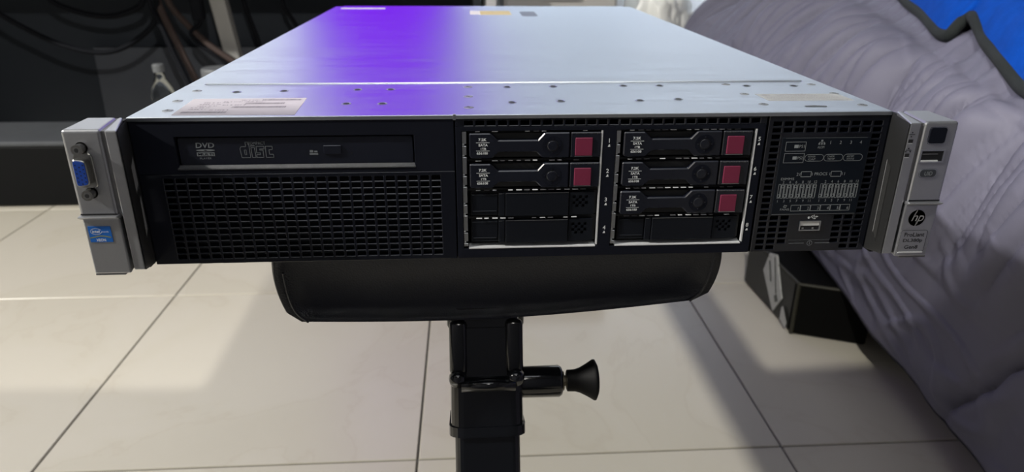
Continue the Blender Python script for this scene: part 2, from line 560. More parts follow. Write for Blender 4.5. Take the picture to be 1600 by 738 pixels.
g.add([(176, 13.5, .15), (189, 12.5, .15), (190, 15.5, .15), (183, 17, .15), (176, 16, .15)], [(0, 1, 2, 3, 4)], 0)
g.build('slot', M['silver_dark'], TP)


def map_quad(q, u, v):
    a = Vector(q[0]).lerp(Vector(q[1]), u)
    b = Vector(q[3]).lerp(Vector(q[2]), u)
    return a.lerp(b, v)


def sticker(name, q, mat_, lab, bars, parent, z=0.12):
    g = G(True)
    g.add([(p[0], p[1], z) for p in q] + [(p[0], p[1], 0) for p in q], [(0, 1, 2, 3), (0, 4, 5, 1), (1, 5, 6, 2), (2, 6, 7, 3), (3, 7, 4, 0)], 0)
    st = tag(g.build(name, mat_, parent), lab)
    g = G(True)
    for u0, u1, v0, v1, kind in bars:
        u = u0
        while u < u1:
            w = random.choice((.004, .007, .012)) if kind == 'bar' else random.choice((.006, .011, .016))
            a, b, c, d = map_quad(q, u, v0), map_quad(q, min(u + w, u1), v0), map_quad(q, min(u + w, u1), v1), map_quad(q, u, v1)
            g.add([(p.x, p.y, z + .05) for p in (a, b, c, d)], [(0, 1, 2, 3)], 0)
            u += w + (random.choice((.003, .005)) if kind == 'bar' else random.choice((.005, .009, .02)))
    g.build('print', M['print_grey'], st)
    return st


sticker('paper_label', [(-200.5, 4.5), (-131, 3), (-133.3, 50.5), (-203, 49.3)], M['label'], 'white label printed with barcodes',
        [(.05, .42, .10, .20, 'bar'), (.42, .88, .40, .50, 'bar'), (.50, .84, .62, .72, 'bar'), (.62, .96, .84, .93, 'bar'),
         (.08, .22, .30, .34, 't'), (.08, .24, .40, .44, 't'), (.12, .28, .50, .54, 't'), (.12, .30, .60, .64, 't'), (.14, .36, .70, .74, 't'),
         (.32, .52, .56, .60, 't'), (.30, .66, .76, .80, 't'), (.44, .60, .86, .90, 't'), (.26, .42, .26, .30, 't')], TP)
sticker('metal_label', [(160, 31.5), (216, 31), (214.9, 52), (159.1, 53)], M['label_grey'], 'grey regulatory label with small print',
        [(.05, .14, .72, .86, 't'), (.22, .9, .80, .85, 't'), (.22, .7, .68, .72, 't'), (.05, .95, .52, .56, 't'), (.05, .9, .40, .44, 't'), (.05, .8, .28, .32, 't'), (.05, .97, .10, .14, 't'), (.3, .6, .86, .92, 't')], TP)
for nm, q, m_, lb in (('white_label', [(-209, 672), (-146, 672), (-146, 688), (-209, 688)], M['label_white'], 'white strip label at the rear edge'),
                      ('yellow_label', [(-10, 586), (32, 586), (32, 640), (-10, 640)], M['label_yellow'], 'yellow label near the rear edge'),
                      ('white_label', [(-24, 590), (-10, 590), (-10, 640), (-24, 640)], M['label_white'], 'small white label beside the yellow label')):
    g = G(True)
    g.add([(p[0], p[1], .95) for p in q] + [(p[0], p[1], .7) for p in q], [(0, 1, 2, 3), (0, 4, 5, 1), (1, 5, 6, 2), (2, 6, 7, 3), (3, 7, 4, 0)])
    tag(g.build(nm, m_, AC), lb)
g = G(True)
pl = rrect(45, 66, 566, 632, 7)
g.add([(x, y, 1.0) for x, y in pl] + [(x, y, .6) for x, y in pl], [tuple(range(len(pl)))] + [(i, i + len(pl), (i + 1) % len(pl) + len(pl), (i + 1) % len(pl)) for i in range(len(pl))])
tag(g.build('latch', mat('latch_plastic', (0.055, 0.065, 0.11), 0.4, noise_amt=.1), AC), 'dark blue cover latch')
# long soft scratches on the cover
M['scratch'] = mat('scratch_metal', (0.80, 0.83, 0.87), 0.5, 1.0, noise_amt=.02)
for pts in ([(-30, 262), (-5, 215), (12, 180)], [(-50, 330), (0, 318), (70, 306)], [(-26, 255), (0, 250), (25, 268)], [(15, 176), (50, 165), (90, 160)], [(-45, 300), (-20, 240), (-5, 214)], [(60, 395), (85, 388), (120, 391)]):
    g = G(True)
    sp = spline([(a, b, .74) for a, b in pts], 6)
    for a, b in zip(sp, sp[1:]):
        d = (b - a).normalized() * .28
        nn = Vector((-d.y, d.x, 0))
        g.add([tuple(a - nn), tuple(b - nn), tuple(b + nn), tuple(a + nn)], [(0, 1, 2, 3)])
    g.build('scratch', M['scratch'], AC, merge=True)

# ---- left bezel: optical bay above, vent grille below
ZT, ZB = -2.3, -91.2
VX0, VX1, VZ0, VZ1 = -210.5, -48.0, -88.6, -36.0
NC, NR = 24, 13
xs = [-223.2, -199.5, -63.4, -40.0]
zs = [ZB, -31.0, -11.6, ZT]
cw, chh = (VX1 - VX0) / NC, (VZ1 - VZ0) / NR
gx, gz = set(), set()
for i in range(NC):
    gx.add(round(VX0 + i * cw + .75, 4)); gx.add(round(VX0 + (i + 1) * cw - .75, 4))
for j in range(NR):
    gz.add(round(VZ0 + j * chh + .55, 4)); gz.add(round(VZ0 + (j + 1) * chh - .55, 4))
g = G(True)
X = sorted([-223.2, -40.0, -199.5, -63.4]); Z = sorted([-34.0, -31.0, -11.6, ZT])
g.plate(X, Z, lambda i, j: not (i == 1 and j == 1), 0, 2.6)
BZ = g.build('optical_bezel', M['black'], SV, bevel=0.0003)
X = sorted(list(gx) + [-223.2, -40.0]); Z = sorted(list(gz) + [ZB, -34.0])


def vent_solid(i, j):
    return not (i % 2 == 1 and j % 2 == 1)


g = G(True)
g.plate(X, Z, vent_solid, 0.0, 2.2)
# gentle dents that make single bars catch the lamp, as in a worn moulding
VG = g.build('vent_grille', M['grille'], SV, bevel=.00028)
bm = bmesh.new(); bm.from_mesh(VG.data)
for v in bm.verts:
    # each bar is rolled a little, by its own amount
    zrow = round((v.co.z + .4586 - .55 - VZ0 * .001) / (chh * .001))
    xcol = math.floor((v.co.x - VX0 * .001) / (cw * .001))
    v.co.y += .00022 * noise.noise((xcol * 1.7, zrow * 2.3, 1.3)) * (1 if v.co.y > -.359 else 0)
    if v.co.y < -.359: v.co.z += .00016 * noise.noise((xcol * 2.7, zrow * 1.9, 5.3))
bm.to_mesh(VG.data); bm.free()
# sheet metal baffle behind the grille
g = G(True)
g.hexa([(-218, 9, -90), (-45, 9, -90), (-45, 40, -90), (-218, 40, -90)], [(-218, 9, -88.5), (-45, 9, -88.5), (-45, 40, -72), (-218, 40, -72)])
for k in range(6):
    g.box(-214, -46, 12 + k * 4.5, 12.6 + k * 4.5, -89, -85.5 + k * 2.1)
g.build('air_baffle', mat('baffle_steel', (0.09, 0.1, 0.11), 0.35, 0.8, noise_amt=.2, noise_scale=60), SV)
g = G(True); g.box(-222, -41, 44, 45, -90, -34)
g.build('inner_wall', M['dark'], SV)
# optical drive
g = G(True)
g.prism(rrect(-198.6, -64.3, -29.3, -12.4, 1.6), 1.6, 14)
OD = g.build('optical_drive', M['black2'], SV, bevel=0.0003)
g = G(True)   # sloping sill under the drive
g.hexa([(-200.3, -.6, -31.2), (-62.8, -.6, -31.2), (-62.8, 2.4, -31.2), (-200.3, 2.4, -31.2)],
       [(-200.3, -.5, -30.3), (-62.8, -.5, -30.3), (-63.6, 1.6, -28.6), (-199.6, 1.6, -28.6)])
g.build('sill', mat('lit_sill_plastic', (0.042, 0.045, 0.052), 0.33, noise_amt=.25, noise_scale=900, bump=.4, bump_scale=2500), OD, bevel=0.0003)  # paler than the bezel: light on the upward slope put into the colour
g = G(True); g.box(-116.2, -106, .7, 2, -23, -17.6)
g.build('eject_button', M['black2'], OD, bevel=0.0003)
g = G(True); g.disc(-100.2, -22.6, .5, 1.45); g.rect(-114.8, -114.1, -23.7, -23.3, 1.5)
g.build('pinhole', M['dark'], OD)
g = G(True)
yq = 1.5
g.text('DVD', -188.7, -178.3, -18.5, -15.4, yq, bold=.02, shear=.1)
g.disc(-183.5, -19.9, 5.3, yq, n=28, r2=.62)
g.disc(-183.5, -19.9, .9, yq - .03, mi=1, r2=.25)
g.rect(-188.7, -178.6, -23.4, -21.1, yq)
g.text('MULTI', -188.0, -179.3, -23.0, -21.5, yq - .05, mi=1, bold=.02)
g.text('PLAYER', -187.3, -180.7, -25.3, -24.2, yq)
g.text('COMPACT', -159.4, -149.2, -16.9, -15.1, yq)
# outlined "disc" word mark
w = .32
g.stroke([(-158.6, -15.3), (-160.5, -15.3), (-160.5, -18.0), (-163.2, -18.0), (-163.9, -19.2), (-163.4, -24.6), (-158.4, -24.6), (-158.6, -15.3)], w, yq)
g.stroke([(-160.5, -20), (-161.6, -20), (-161.4, -22.8), (-160.5, -22.8)], w, yq, closed=True)
g.stroke([(-157.6, -18.6), (-155.6, -18.6), (-155.4, -24.6), (-157.4, -24.6)], w, yq, closed=True)
g.stroke([(-157.6, -17.6), (-155.6, -17.6)], .5, yq)
g.stroke([(-150.2, -17.9), (-154.6, -17.9), (-154.7, -21.8), (-152.6, -21.8), (-152.6, -22.8), (-154.8, -22.8), (-154.8, -24.6), (-150.9, -24.6), (-150.9, -20.2), (-152.8, -20.2), (-152.8, -19.5), (-150.2, -19.5)], w, yq, closed=True)
g.stroke([(-145.5, -17.9), (-149.4, -17.9), (-149.5, -24.6), (-145.2, -24.6), (-145.2, -22.7), (-147.5, -22.7), (-147.5, -19.9), (-145.5, -19.9)], w, yq, closed=True)
g.rect(-124.5, -119.6, -23.3, -22.3, yq); g.rect(-124.3, -122.3, -21.9, -20.5, yq); g.rect(-121.8, -119.8, -21.9, -20.9, yq)
g.build('lettering', [M['print_dim'], M['black2']], OD)

# ---- middle bezel with the two drive bays
BL, BR = (-35.6, 48.2), (56.3, 141.8)
BZ0, BZ1 = -84.9, -9.9
tx = [-34 + 6.35 * k for k in range(28)]
X = sorted(set([-39.2, 147.0] + list(BL) + list(BR)))
g = G(True)
g.plate(X, [ZB, BZ0, BZ1, -7.2], lambda i, j: not (j == 1 and i in (1, 3)), 0, 2.6)
DC = g.build('drive_cage_bezel', M['black'], SV, bevel=0.0003)
X = [-39.2]
for k in range(27):
    X += [-34 + 6.6 * k, -34 + 6.6 * k + 5.2]
X.append(147.0)
g = G(True)
g.plate(X, [-7.2, -6.6, -3.6, ZT], lambda i, j: not (j == 1 and i % 2 == 1), 0, 2.4)
g.build('vent_strip', M['grille'], SV, bevel=.00025)
g = G(True)   # bay interior
g.box(-37.5, 145.5, 40, 41, -90, -8)
g.box(49, 55.5, 3, 40, -88, -9)
g.build('bay_interior', M['dark'], SV)


def rail_parts(x0, x1, side):
    """zinc edges of the bay: notched left rail, thin right rail, bottom lip"""
    g = G(True)
    z = BZ1 - .4
    cuts = [-18.2, -25.0, -36.8, -43.6, -55.2, -62.2, -73.6, -80.6]
    last = BZ1 - .3
    for c in cuts:
        g.box(x0 + .15, x0 + 2.7, .3, 1.6, c + .6, last)
        g.box(x0 + .15, x0 + 1.5, .3, 1.6, c - .7, c + .6)
        last = c - .7
    g.box(x0 + .15, x0 + 2.7, .3, 1.6, BZ0 + 1.6, last)
    tag(g.build('rail', M['steel'], DC, bevel=0.00015), 'notched zinc rail')
    g = G(True); g.box(x1 - 1.0, x1 - .1, -.2, 2, BZ0 + 1.5, BZ1 - .2)
    tag(g.build('rail', M['white_edge'], DC), 'thin zinc rail')
    g = G(True)
    g.hexa([(x0 + 3.2, -.3, BZ0 + .1), (x1 - 1.2, -.3, BZ0 + .1), (x1 - 1.2, 6, BZ0 + .1), (x0 + 3.2, 6, BZ0 + .1)],
           [(x0 + 3.2, -.3, BZ0 + .7), (x1 - 1.2, -.3, BZ0 + .7), (x1 - 1.2, 6, BZ0 + 1.5), (x0 + 3.2, 6, BZ0 + 1.5)])
    tag(g.build('lip', M['white_edge'], DC), 'bright zinc lip')
    for zc in (BZ1 - .3, -28.1, -46.7, -64.9):
        g = G(True)
        g.box(x0 + 3.2, x1 - 1.2, 3.2, 9, zc - .9, zc + .5, 0)
        x = x0 + 8
        while x < x1 - 10:
            if random.random() < .8:
                L = random.choice((2.6, 3.3, 3.5))
                g.hexa([(x, .2, zc - .12), (x + L, .2, zc - .12), (x + L, 1.2, zc - .12), (x, 1.2, zc - .12)],
                       [(x, .3, zc + .15), (x + L, .3, zc + .15), (x + L, 1.2, zc + .25), (x, 1.2, zc + .25)], 1 if random.random() < .55 else 2)
            x += 4.9
        g.build('slotted_shelf', [M['dark'], M['white_edge'], M['silver_mid']], DC)


rail_parts(*BL, 0)
rail_parts(*BR, 1)

DZ = [-11.0, -29.7, -48.2, -66.0]
X1, X5 = -31.2, 60.9


def carrier(x, z, serial, label):
    """one hot-swap drive carrier, top left corner at (x, z)"""
    H = 15.4
    c = .6
    g = G(True)
    g.box(x + .2, x + 78.3, 3.0, 30, z - H + .2, z - .2, 0)
    T = g.build('drive_carrier', M['dark'], SV)
    tag(T, label)
    T['label'] = label
    g = G(True)
    P = [(0, -.2), (12.6, -.2), (17.0, -4.4), (40.6, -4.4), (44.6, 0), (59.6, 0), (59.6, -H), (43.5, -H), (39.6, -11.6), (17.4, -11.6), (13.4, -H), (1.2, -H), (0, -H + 1.2)]
    g.prism([(x + a, z + b) for a, b in reversed(P)], -0.6, 3.4)
    HB = g.build('handle', M['black2'], T, bevel=0.0006)
    g = G(True)
    g.prism([(x + a, z + b) for a, b in reversed([(13.2, -.6), (43.8, -.6), (40.4, -4), (17.2, -4)])], 1.9, 3.2)
    g.prism([(x + a, z + b) for a, b in reversed([(17.6, -12), (39.4, -12), (43, -H + .3), (13.8, -H + .3)])], 1.9, 3.2)
    g.build('finger_recess', M['dark'], T)
    g = G(True)
    g.lathe([(5.9, -.75), (5.9, -.3), (5.2, .1), (5.0, .2)], (x + 49.2, 0, z - 7.9), 'y', 28)
    g.ring(x + 49.2, z - 7.9, 4.6, 5.9, -.8)
    g.ring(x + 49.2, z - 7.9, 3.0, 3.5, -.85, 1)
    g.build('dial', [M['black'], M['dark']], T)
    g = G(True)
    g.lathe([(3.0, -1.0), (2.7, -1.25), (0.01, -1.3)], (x + 49.2, 0, z - 7.9), 'y', 20)
    for a in range(4):
        aa = a * math.pi / 2
        px_, pz_ = x + 49.2 + 4.2 * math.cos(aa), z - 7.9 + 4.2 * math.sin(aa)
        g.box(px_ - .5, px_ + .5, -1.0, -.7, pz_ - .5, pz_ + .5)
    g.build('activity_ring', M['black2'], T)
    g = G(True)
    g.box(x + 60.3, x + 78.3, -.5, 3.3, z - H, z)
    LV = g.build('release_lever', M['black2'], T, bevel=0.0005)
    g = G(True)
    g.prism(rrect(x + 62.9, x + 73.2, z - 14.2, z - 3.2, .5), -1.3, 0)
    tag(g.build('release_button', M['magenta'], T, bevel=0.0003), 'magenta release button')
    g = G(True)
    g.box(x + 62.6, x + 73.4, -.75, -.5, z - 14.75, z - 14.4)
    for q in range(17):
        g.box(x + 61 + q * .98, x + 61.5 + q * .98, -.62, -.45, z - .62 - random.random() * .3, z - .25)
    g.build('grip_ridge', M['steel'], T)
    g = G(True)
    y = -.75
    g.text('7.2K', x + 5.4, x + 10.2, z - 4.7, z - 3.0, y, bold=.03)
    g.rect(x + 4.0, x + 12.0, z - 5.75, z - 5.5, y)
    g.text('SATA', x + 5.5, x + 10.9, z - 7.9, z - 6.3, y, bold=.03)
    g.text('1TB', x + 6.7, x + 9.9, z - 10.0, z - 8.7, y, bold=.03)
    g.rect(x + 4.0, x + 12.0, z - 10.75, z - 10.5, y)
    g.text(serial, x + 4.3, x + 10.9, z - 12.8, z - 11.3, y, bold=.03)
    g.build('lettering', M['print'], T)
    return T


def blank(x, z, label):
    H = 15.6
    g = G(True)
    g.box(x, x + 78, 3.4, 20, z - H, z)
    T = tag(g.build('drive_blank', M['dark'], SV), label)
    g = G(True)
    g.box(x + 21.2, x + 60, .2, 4, z - H + .2, z - .4)
    g.build('blank_plate', M['blank'], T, bevel=0.0003)
    g = G(True)
    g.box(x + 21.4, x + 59.8, -.05, .3, z - .62, z - .38)
    g.build('plate_edge', M['steel'], T)
    g = G(True)
    g.box(x + .5, x + 16.5, 1.6, 4, z - H + 1, z - 1.5)
    g.box(x + 1.0, x + 15.8, 1.1, 1.8, z - H + 3, z - H + 3.7)
    g.build('recess_panel', M['blank'], T, bevel=0.0004)
    g = G(True)
    g.box(x + 17, x + 20.6, .5, 4, z - H + .4, z - .6)
    g.box(x + 17, x + 19.4, .3, .6, z - 1.0, z - .5, 1)
    g.build('clip', [M['blank'], M['steel']], T, bevel=0.0002)
    # pierced end of the blank
    g = G(True)
    xx = [x + 60.6 + k * 1.9 for k in range(9)]
    zz = [z - H + .4] + [z - H + 3.4 + k * 1.9 for k in range(6)] + [z - .5]
    pat = {(1, 5), (3, 5), (5, 5), (2, 4), (4, 4), (1, 3), (3, 3), (5, 3), (2, 2), (4, 2)}
    g.plate(xx, zz, lambda i, j: (i, j) not in pat, .9, 2.6)
    g.build('pierced_end', M['blank'], T)
    return T


carrier(X1, DZ[0], '656100', 'drive carrier in bay 1')
carrier(X1, DZ[1], '656108', 'drive carrier in bay 2')
blank(X1 + .4, DZ[2], 'black blank filling bay 3')
blank(X1 + .4, DZ[3], 'black blank filling bay 4')
carrier(X5, DZ[0], '656108', 'drive carrier in bay 5')
carrier(X5, DZ[1], '656108', 'drive carrier in bay 6')
carrier(X5, DZ[2], '656100', 'drive carrier in bay 7')
blank(X5 + .3, DZ[3], 'black blank filling bay 8')
for k in range(8):
    g = G(True)
    x = 52.1 if k < 4 else 143.7
    z = [-17.6, -36.4, -54.8, -73.4][k % 4]
    g.text(str(k + 1), x, None, z, z + 2.6, -.1, bold=.015)
    g.flat([(x - .8, z - 2.5), (x + .8, z - 2.5), (x + .5, z - 1.0), (x - .1, z - 1.0)], -.1)
    g.build('bay_number', M['print'], DC)
g = G(True)
g.box(-40.4, -38.7, -1.0, 1.2, -3.0, .6)
g.build('clip', M['steel'], SV, bevel=0.0002)

# ---- right panel: status display
X = [148.3]
for k in range(10):
    X += [151.2 + 6.95 * k, 151.2 + 6.95 * k + 5.3]
X.append(223.2)
Z = [ZB]
for k in range(21):
    Z += [-89.6 + 4.05 * k, -89.6 + 4.05 * k + 2.7]
Z.append(ZT)


def panel_solid(i, j):
    if i % 2 == 0 or j % 2 == 0: return True
    x, z = (X[i] + X[i + 1]) / 2, (Z[j] + Z[j + 1]) / 2
    if -66.5 < z < -14.5 and 157.5 < x < 214: return True
    if z <= -66.5 and 172 < x < 202: return True
    if z > -4.6: return True
    if -86.9 > z and 165 < x < 206: return True
    return False


g = G(True)
g.plate(X, Z, panel_solid, 0, 2.4)
SP = g.build('status_panel', M['grille'], SV, bevel=.00025)
g = G(True)
g.box(149.5, 222, 30, 31, -90, -4)
g.hexa([(150, 8, -90), (221, 8, -90), (221, 30, -90), (150, 30, -90)], [(150, 8, -89), (221, 8, -89), (221, 30, -80), (150, 30, -80)], 0)
g.build('inner_wall', M['dark'], SV)
g = G(True)
g.box(158.0, 213.3, -.35, .3, -65.2, -15.9)
g.build('display_film', M['window'], SP, bevel=0.0002)
g = G(True)
y = -.45
w = .28
for z0, z1, nm in ((-24.1, -18.4, 'PS1'), (-31.5, -25.6, 'PS2')):
    g.stroke([(160.6, z0), (173.0, z0), (173.0, z1), (160.6, z1)], w, y, closed=True)
    g.rect(166.0, 168.6, (z0 + z1) / 2 - .9, (z0 + z1) / 2 + 1.1, y)
    g.text(nm, 169.1, 172.3, (z0 + z1) / 2 - .8, (z0 + z1) / 2 + 1.0, y)
# network icon and port numbers
g.rect(182.2, 183.4, -18.2, -17.2, y)
for x in (180.9, 182.5, 184.1): g.rect(x - .1, x + .9, -20.2, -19.2, y)
g.stroke([(182.8, -18.2), (182.8, -18.7)], .25, y); g.stroke([(181.3, -19.2), (181.3, -18.7), (184.5, -18.7), (184.5, -19.2)], .25, y)
g.text('ALOM', 180.6, 184.8, -22.6, -21.0, y)
for k, x in enumerate((188.3, 194.6, 201.1, 207.3)): g.text(str(k + 1), x, None, -19.9, -17.9, y)
for x0, x1, a, b in ((173.7, 185.5, 'POWER', 'CAP'), (185.8, 197.7, 'OVER', 'TEMP'), (198.1, 210.1, 'AMP', 'STATUS')):
    g.stroke(rrect(x0, x1, -30.6, -26.4, 2.0), w, y, closed=True)
    g.text(a, x0 + 2.0, x0 + 6.6, -28.3, -27.2, y)
    g.text(b, x0 + 2.3, x0 + 6.9, -29.9, -28.8, y)
for x0, x1 in ((173.2, 179.5), (192.3, 198.6)):
    g.stroke([(x0, -40.6), (x1, -40.6), (x1, -37.3), (x0, -37.3)], .35, y, closed=True)
    for xe, d in ((x0, -1), (x1, 1)):
        g.stroke([(xe + d * .8, -38.2), (xe + d * .8, -39.7)], .3, y)
g.text('2', 170.9, None, -39.9, -38.0, y); g.text('1', 200.9, None, -39.9, -38.0, y)
g.text('PROCS', 181.7, 189.8, -39.8, -37.9, y)
g.text('DIMMS', 160.9, 169.3, -42.7, -41.1, y)
for b0 in (159.9, 186.7):
    dx = 24.6 / 12
    for k in range(12):
        x0 = b0 + k * dx + .25
        x1 = x0 + dx - .75
        g.stroke([(x0, -54.6), (x1, -54.6), (x1, -45.3), (x0, -45.3)], .26, y, closed=True)
        g.stroke([(x1 + .3, -46.0), (x1 + .3, -54.0)], .18, y)
        if k % 2 == 0:
            g.ring((x0 + x1) / 2 + .2, -53.0, .75, 1.05, y - .03, n=14)
        else:
            g.ring((x0 + x1) / 2 - .2, -46.8, .75, 1.05, y - .03, n=14)
        g.text(str(k + 1), (x0 + x1) / 2, None, *((-57.2, -55.6) if k % 2 == 0 else (-44.7, -43.1)), y)
g.ring(166.3, -60.0, .4, .9, y, n=8)
for a in range(4):
    g.disc(166.3 + .9 * math.cos(a * math.pi / 2 + .5), -60.0 + .7 * math.sin(a * math.pi / 2 + .5), .45, y, n=8)
g.text('FANS', 163.4, 169.2, -62.8, -61.4, y)
for k in range(6):
    x0 = 170.2 + k * 6.42
    g.stroke([(x0, -63.2), (x0 + 6.0, -63.2), (x0 + 6.0, -59.3), (x0, -59.3)], w, y, closed=True)
    g.text(str(k + 1), x0 + 4.8, None, -62.4, -60.5, y)
g.build('lettering', M['print_mid'], SP)
g = G(True)
g.rect(158.3, 212.5, -65.5, -65.2, y); g.rect(160, 211, -16.05, -15.85, y)
g.rect(172.8, 182.9, -85.75, -85.35, -.1); g.rect(190.1, 199.9, -85.85, -85.45, -.1)
g.ring(186.7, -85.6, 1.45, 1.8, -.1, n=20)
g.rect(186.45, 186.95, -86.6, -85.2, -.1); g.rect(186.45, 186.95, -84.9, -84.5, -.1)
g.rect(172.2, 200.2, -83.35, -83.2, -.1)
tag(g.build('lettering', M['print_dim'], SP), 'pale lines and round service mark')
g = G(True)   # usb trident
g.disc(183.2, -67.9, .75, -.15, n=12)
g.stroke([(183.2, -67.8), (188.0, -67.4)], .35, -.15)
g.flat([(187.9, -68.0), (189.3, -67.3), (187.9, -66.8)], -.15)
g.stroke([(184.4, -67.7), (185.4, -66.6), (186.3, -66.5)], .3, -.15); g.disc(186.6, -66.5, .45, -.15, n=8)
g.stroke([(185.2, -67.6), (186.2, -68.7), (187.0, -68.7)], .3, -.15); g.rect(186.8, 187.7, -69.0, -68.2, -.15)
g.build('lettering', M['print'], SP)
# usb socket
g = G(True)
xx, zz = [177.6, 178.3, 190.7, 191.4], [-76.7, -76.1, -70.6, -70.0]
g.plate(xx, zz, lambda i, j: not (i == 1 and j == 1), -.9, 6)
US = g.build('usb_port', M['steel'], SP)
g = G(True); g.box(178.3, 190.7, 2.2, 3, -76.1, -70.6); g.build('port_cavity', M['dark'], US)
g = G(True); g.box(178.5, 190.5, -.5, 3, -73.3, -70.7, 0); g.build('port_tongue', mat('white_plastic', (.75, .76, .74), .4, noise_amt=.03), US)
g = G(True)
for x in (179.7, 186.3): g.box(x, x + 1.2, -.2, 1, -75.9, -74.7)
g.build('port_spring', M['steel'], US)


# ---- rack ears
def ear(sgn, label):
    g = G(True)
    m = sgn

    def bx(x0, x1, *a): g.box(m * x0, m * x1, *a)
    b = [(m * 221.2, -36, -45.5), (m * 241, -36, -45.5), (m * 241, -7, -45.5), (m * 225.2, -7, -45.5)]
    t = [(m * 221.2, -36, 2), (m * 241, -36, 2), (m * 241, -7, 2), (m * 225.2, -7, 2)]
    if m < 0: b.reverse(); t.reverse()
    g.hexa(b, t)
    E_ = g.build('rack_ear', M['silver'], SV, bevel=0.0016, seg=3)
    tag(E_, label)
    g = G(True)
    if True:
        b = [(m * 213.3, -35.4, -78), (m * 219.3, -35.4, -78), (m * 224.4, -7, -78), (m * 222.4, -7, -78)]
        t = [(m * 213.3, -35.4, 1.2), (m * 219.3, -35.4, 1.2), (m * 225, -5, 1.2), (m * 223.2, -5, 1.2)]
        if m > 0:
            b = [b[1], b[0], b[3], b[2]]; t = [t[1], t[0], t[3], t[2]]
        g.hexa(b, t)
    g.build('ear_rim', M['silver'], E_, bevel=0.0006, seg=2)
    g = G(True)
    b = [(m * 219.0, -34.2, -46), (m * 221.6, -34.2, -46), (m * 226.0, -6, -46), (m * 224.2, -6, -46)]
    t = [(m * 219.0, -34.2, .9), (m * 221.6, -34.2, .9), (m * 226.0, -6, .9), (m * 224.2, -6, .9)]
    if m < 0: b.reverse(); t.reverse()
    g.hexa(b, t)
    g.build('groove', M['silver_mid'], E_)
    # inner flank sloping back to the bezel
    g = G(True)
    g.add([(m * 212.9, -35, -78), (m * 223.2, -1, -89.5), (m * 223.2, -1, -1), (m * 212.9, -35, 1)], [(0, 1, 2, 3)])
    g.add([(m * 212.9, -35, -78), (m * 223.2, -1, -89.5), (m * 226, -3, -89.5), (m * 219.3, -35, -78)], [(0, 1, 2, 3)])
    FK = g.build('ear_flank', M['silver_dark'], E_)

    def fl(u, z):   # point on the flank, u = 0 at the front edge, 1 at the bezel, lifted a little
        return (m * (212.9 + 10.3 * u - .25), -35 + 34 * u, z)
    g = G(True)
    if m < 0:
        g.add([fl(.52, -24), fl(.86, -21), fl(.86, -37), fl(.52, -39)], [(0, 1, 2, 3)], 0)
        g.add([fl(.52, -39), fl(.86, -37), fl(.80, -38.8), fl(.56, -40.5)], [(0, 1, 2, 3)], 1)
        g.add([fl(.70, -46), fl(.86, -44), fl(.86, -64), fl(.62, -66)], [(0, 1, 2, 3)], 0)
        g.add([fl(.62, -66), fl(.86, -64), fl(.86, -65.5), fl(.62, -67.5)], [(0, 1, 2, 3)], 1)
    else:
        g.add([fl(.45, -29), fl(.72, -27), fl(.66, -73), fl(.42, -75)], [(0, 1, 2, 3)], 2)
        g.add([fl(.42, -75), fl(.66, -73), fl(.66, -74.2), fl(.42, -76.2)], [(0, 1, 2, 3)], 1)
        g.add([fl(.72, -27), fl(.74, -27), fl(.68, -73), fl(.66, -73)], [(0, 1, 2, 3)], 0)
    g.build('latch_window', [mat('window_grey', (.42, .42, .43), .5, noise_amt=.05), M['steel'], mat('flank_inset', (.055, .056, .056), .5, .3, noise_amt=.1)], E_)
    # latch lever below
    g = G(True)
    b = [(m * 220.6, -36.6, -79.5), (m * 240.2, -36.6, -79.5), (m * 240.2, -9, -79.5), (m * 225.2, -9, -79.5)]
    t = [(m * 220.6, -36.6, -46.6), (m * 240.2, -36.6, -46.6), (m * 240.2, -9, -46.6), (m * 225.2, -9, -46.6)]
    if m < 0: b.reverse(); t.reverse()
    g.hexa(b, t)
    LV = g.build('latch_lever', M['silver'], E_, bevel=0.0008, seg=2)
    g = G(True)
    b = [(m * 220.6, -36.4, -47.2), (m * 241.6, -36.4, -47.2), (m * 241.6, -30, -47.2), (m * 220.6, -30, -47.2)]
    t = [(m * 220.6, -39.6, -45.0), (m * 241.6, -39.6, -45.0), (m * 241.6, -30, -44.6), (m * 220.6, -30, -44.6)]
    if m < 0: b.reverse(); t.reverse()
    g.hexa(b, t)
    g.build('lever_lip', M['silver'], LV, bevel=0.0007, seg=2)
    g = G(True)
    bx(222.0, 240.5, -36.2, -30, -44.6, -44.0)
    g.build('lever_gap', M['dark'], LV)
    g = G(True)
    bx(224, 240, -36.3, -12, -80.4, -79.5)
    g.build('lever_foot', M['silver_mid'], LV)
    g = G(True)
    bx(223.6, 226, -7, 2, -89.5, -1)
    bx(226, 240, -8, -6, -78, 1)
    g.build('ear_flange', M['dark'], E_)
    return E_, LV


EL, LL = ear(-1, 'left silver ear with a blue video socket')
ER, LR = ear(1, 'right silver ear with power button')
# video socket on the left ear
g = G(True)
cx, cz = -232.2, -19.6
shell = rrect(cx - 4.9, cx + 4.6, cz - 9.6, cz + 9.6, 2.4)
g.prism(shell, -37.0, -35.5)
VG2 = tag(g.build('video_port', M['nickel'], EL, bevel=0.0004), 'video socket with blue face')
n_ = 6
dsh = [(cx - 3.7, cz - 7.6), (cx + 3.2, cz - 6.6), (cx + 3.2, cz + 6.6), (cx - 3.7, cz + 7.6)]


def rounded(poly, r, n=5):
    out = []
    k = len(poly)
    for i in range(k):
        p, a, b = Vector(poly[i]), Vector(poly[i - 1]), Vector(poly[(i + 1) % k])
        u, v = p + (a - p).normalized() * r, p + (b - p).normalized() * r
        for j in range(n + 1):
            t = j / n
            out.append(tuple((1 - t) ** 2 * u + 2 * t * (1 - t) * p + t * t * v))
    return out


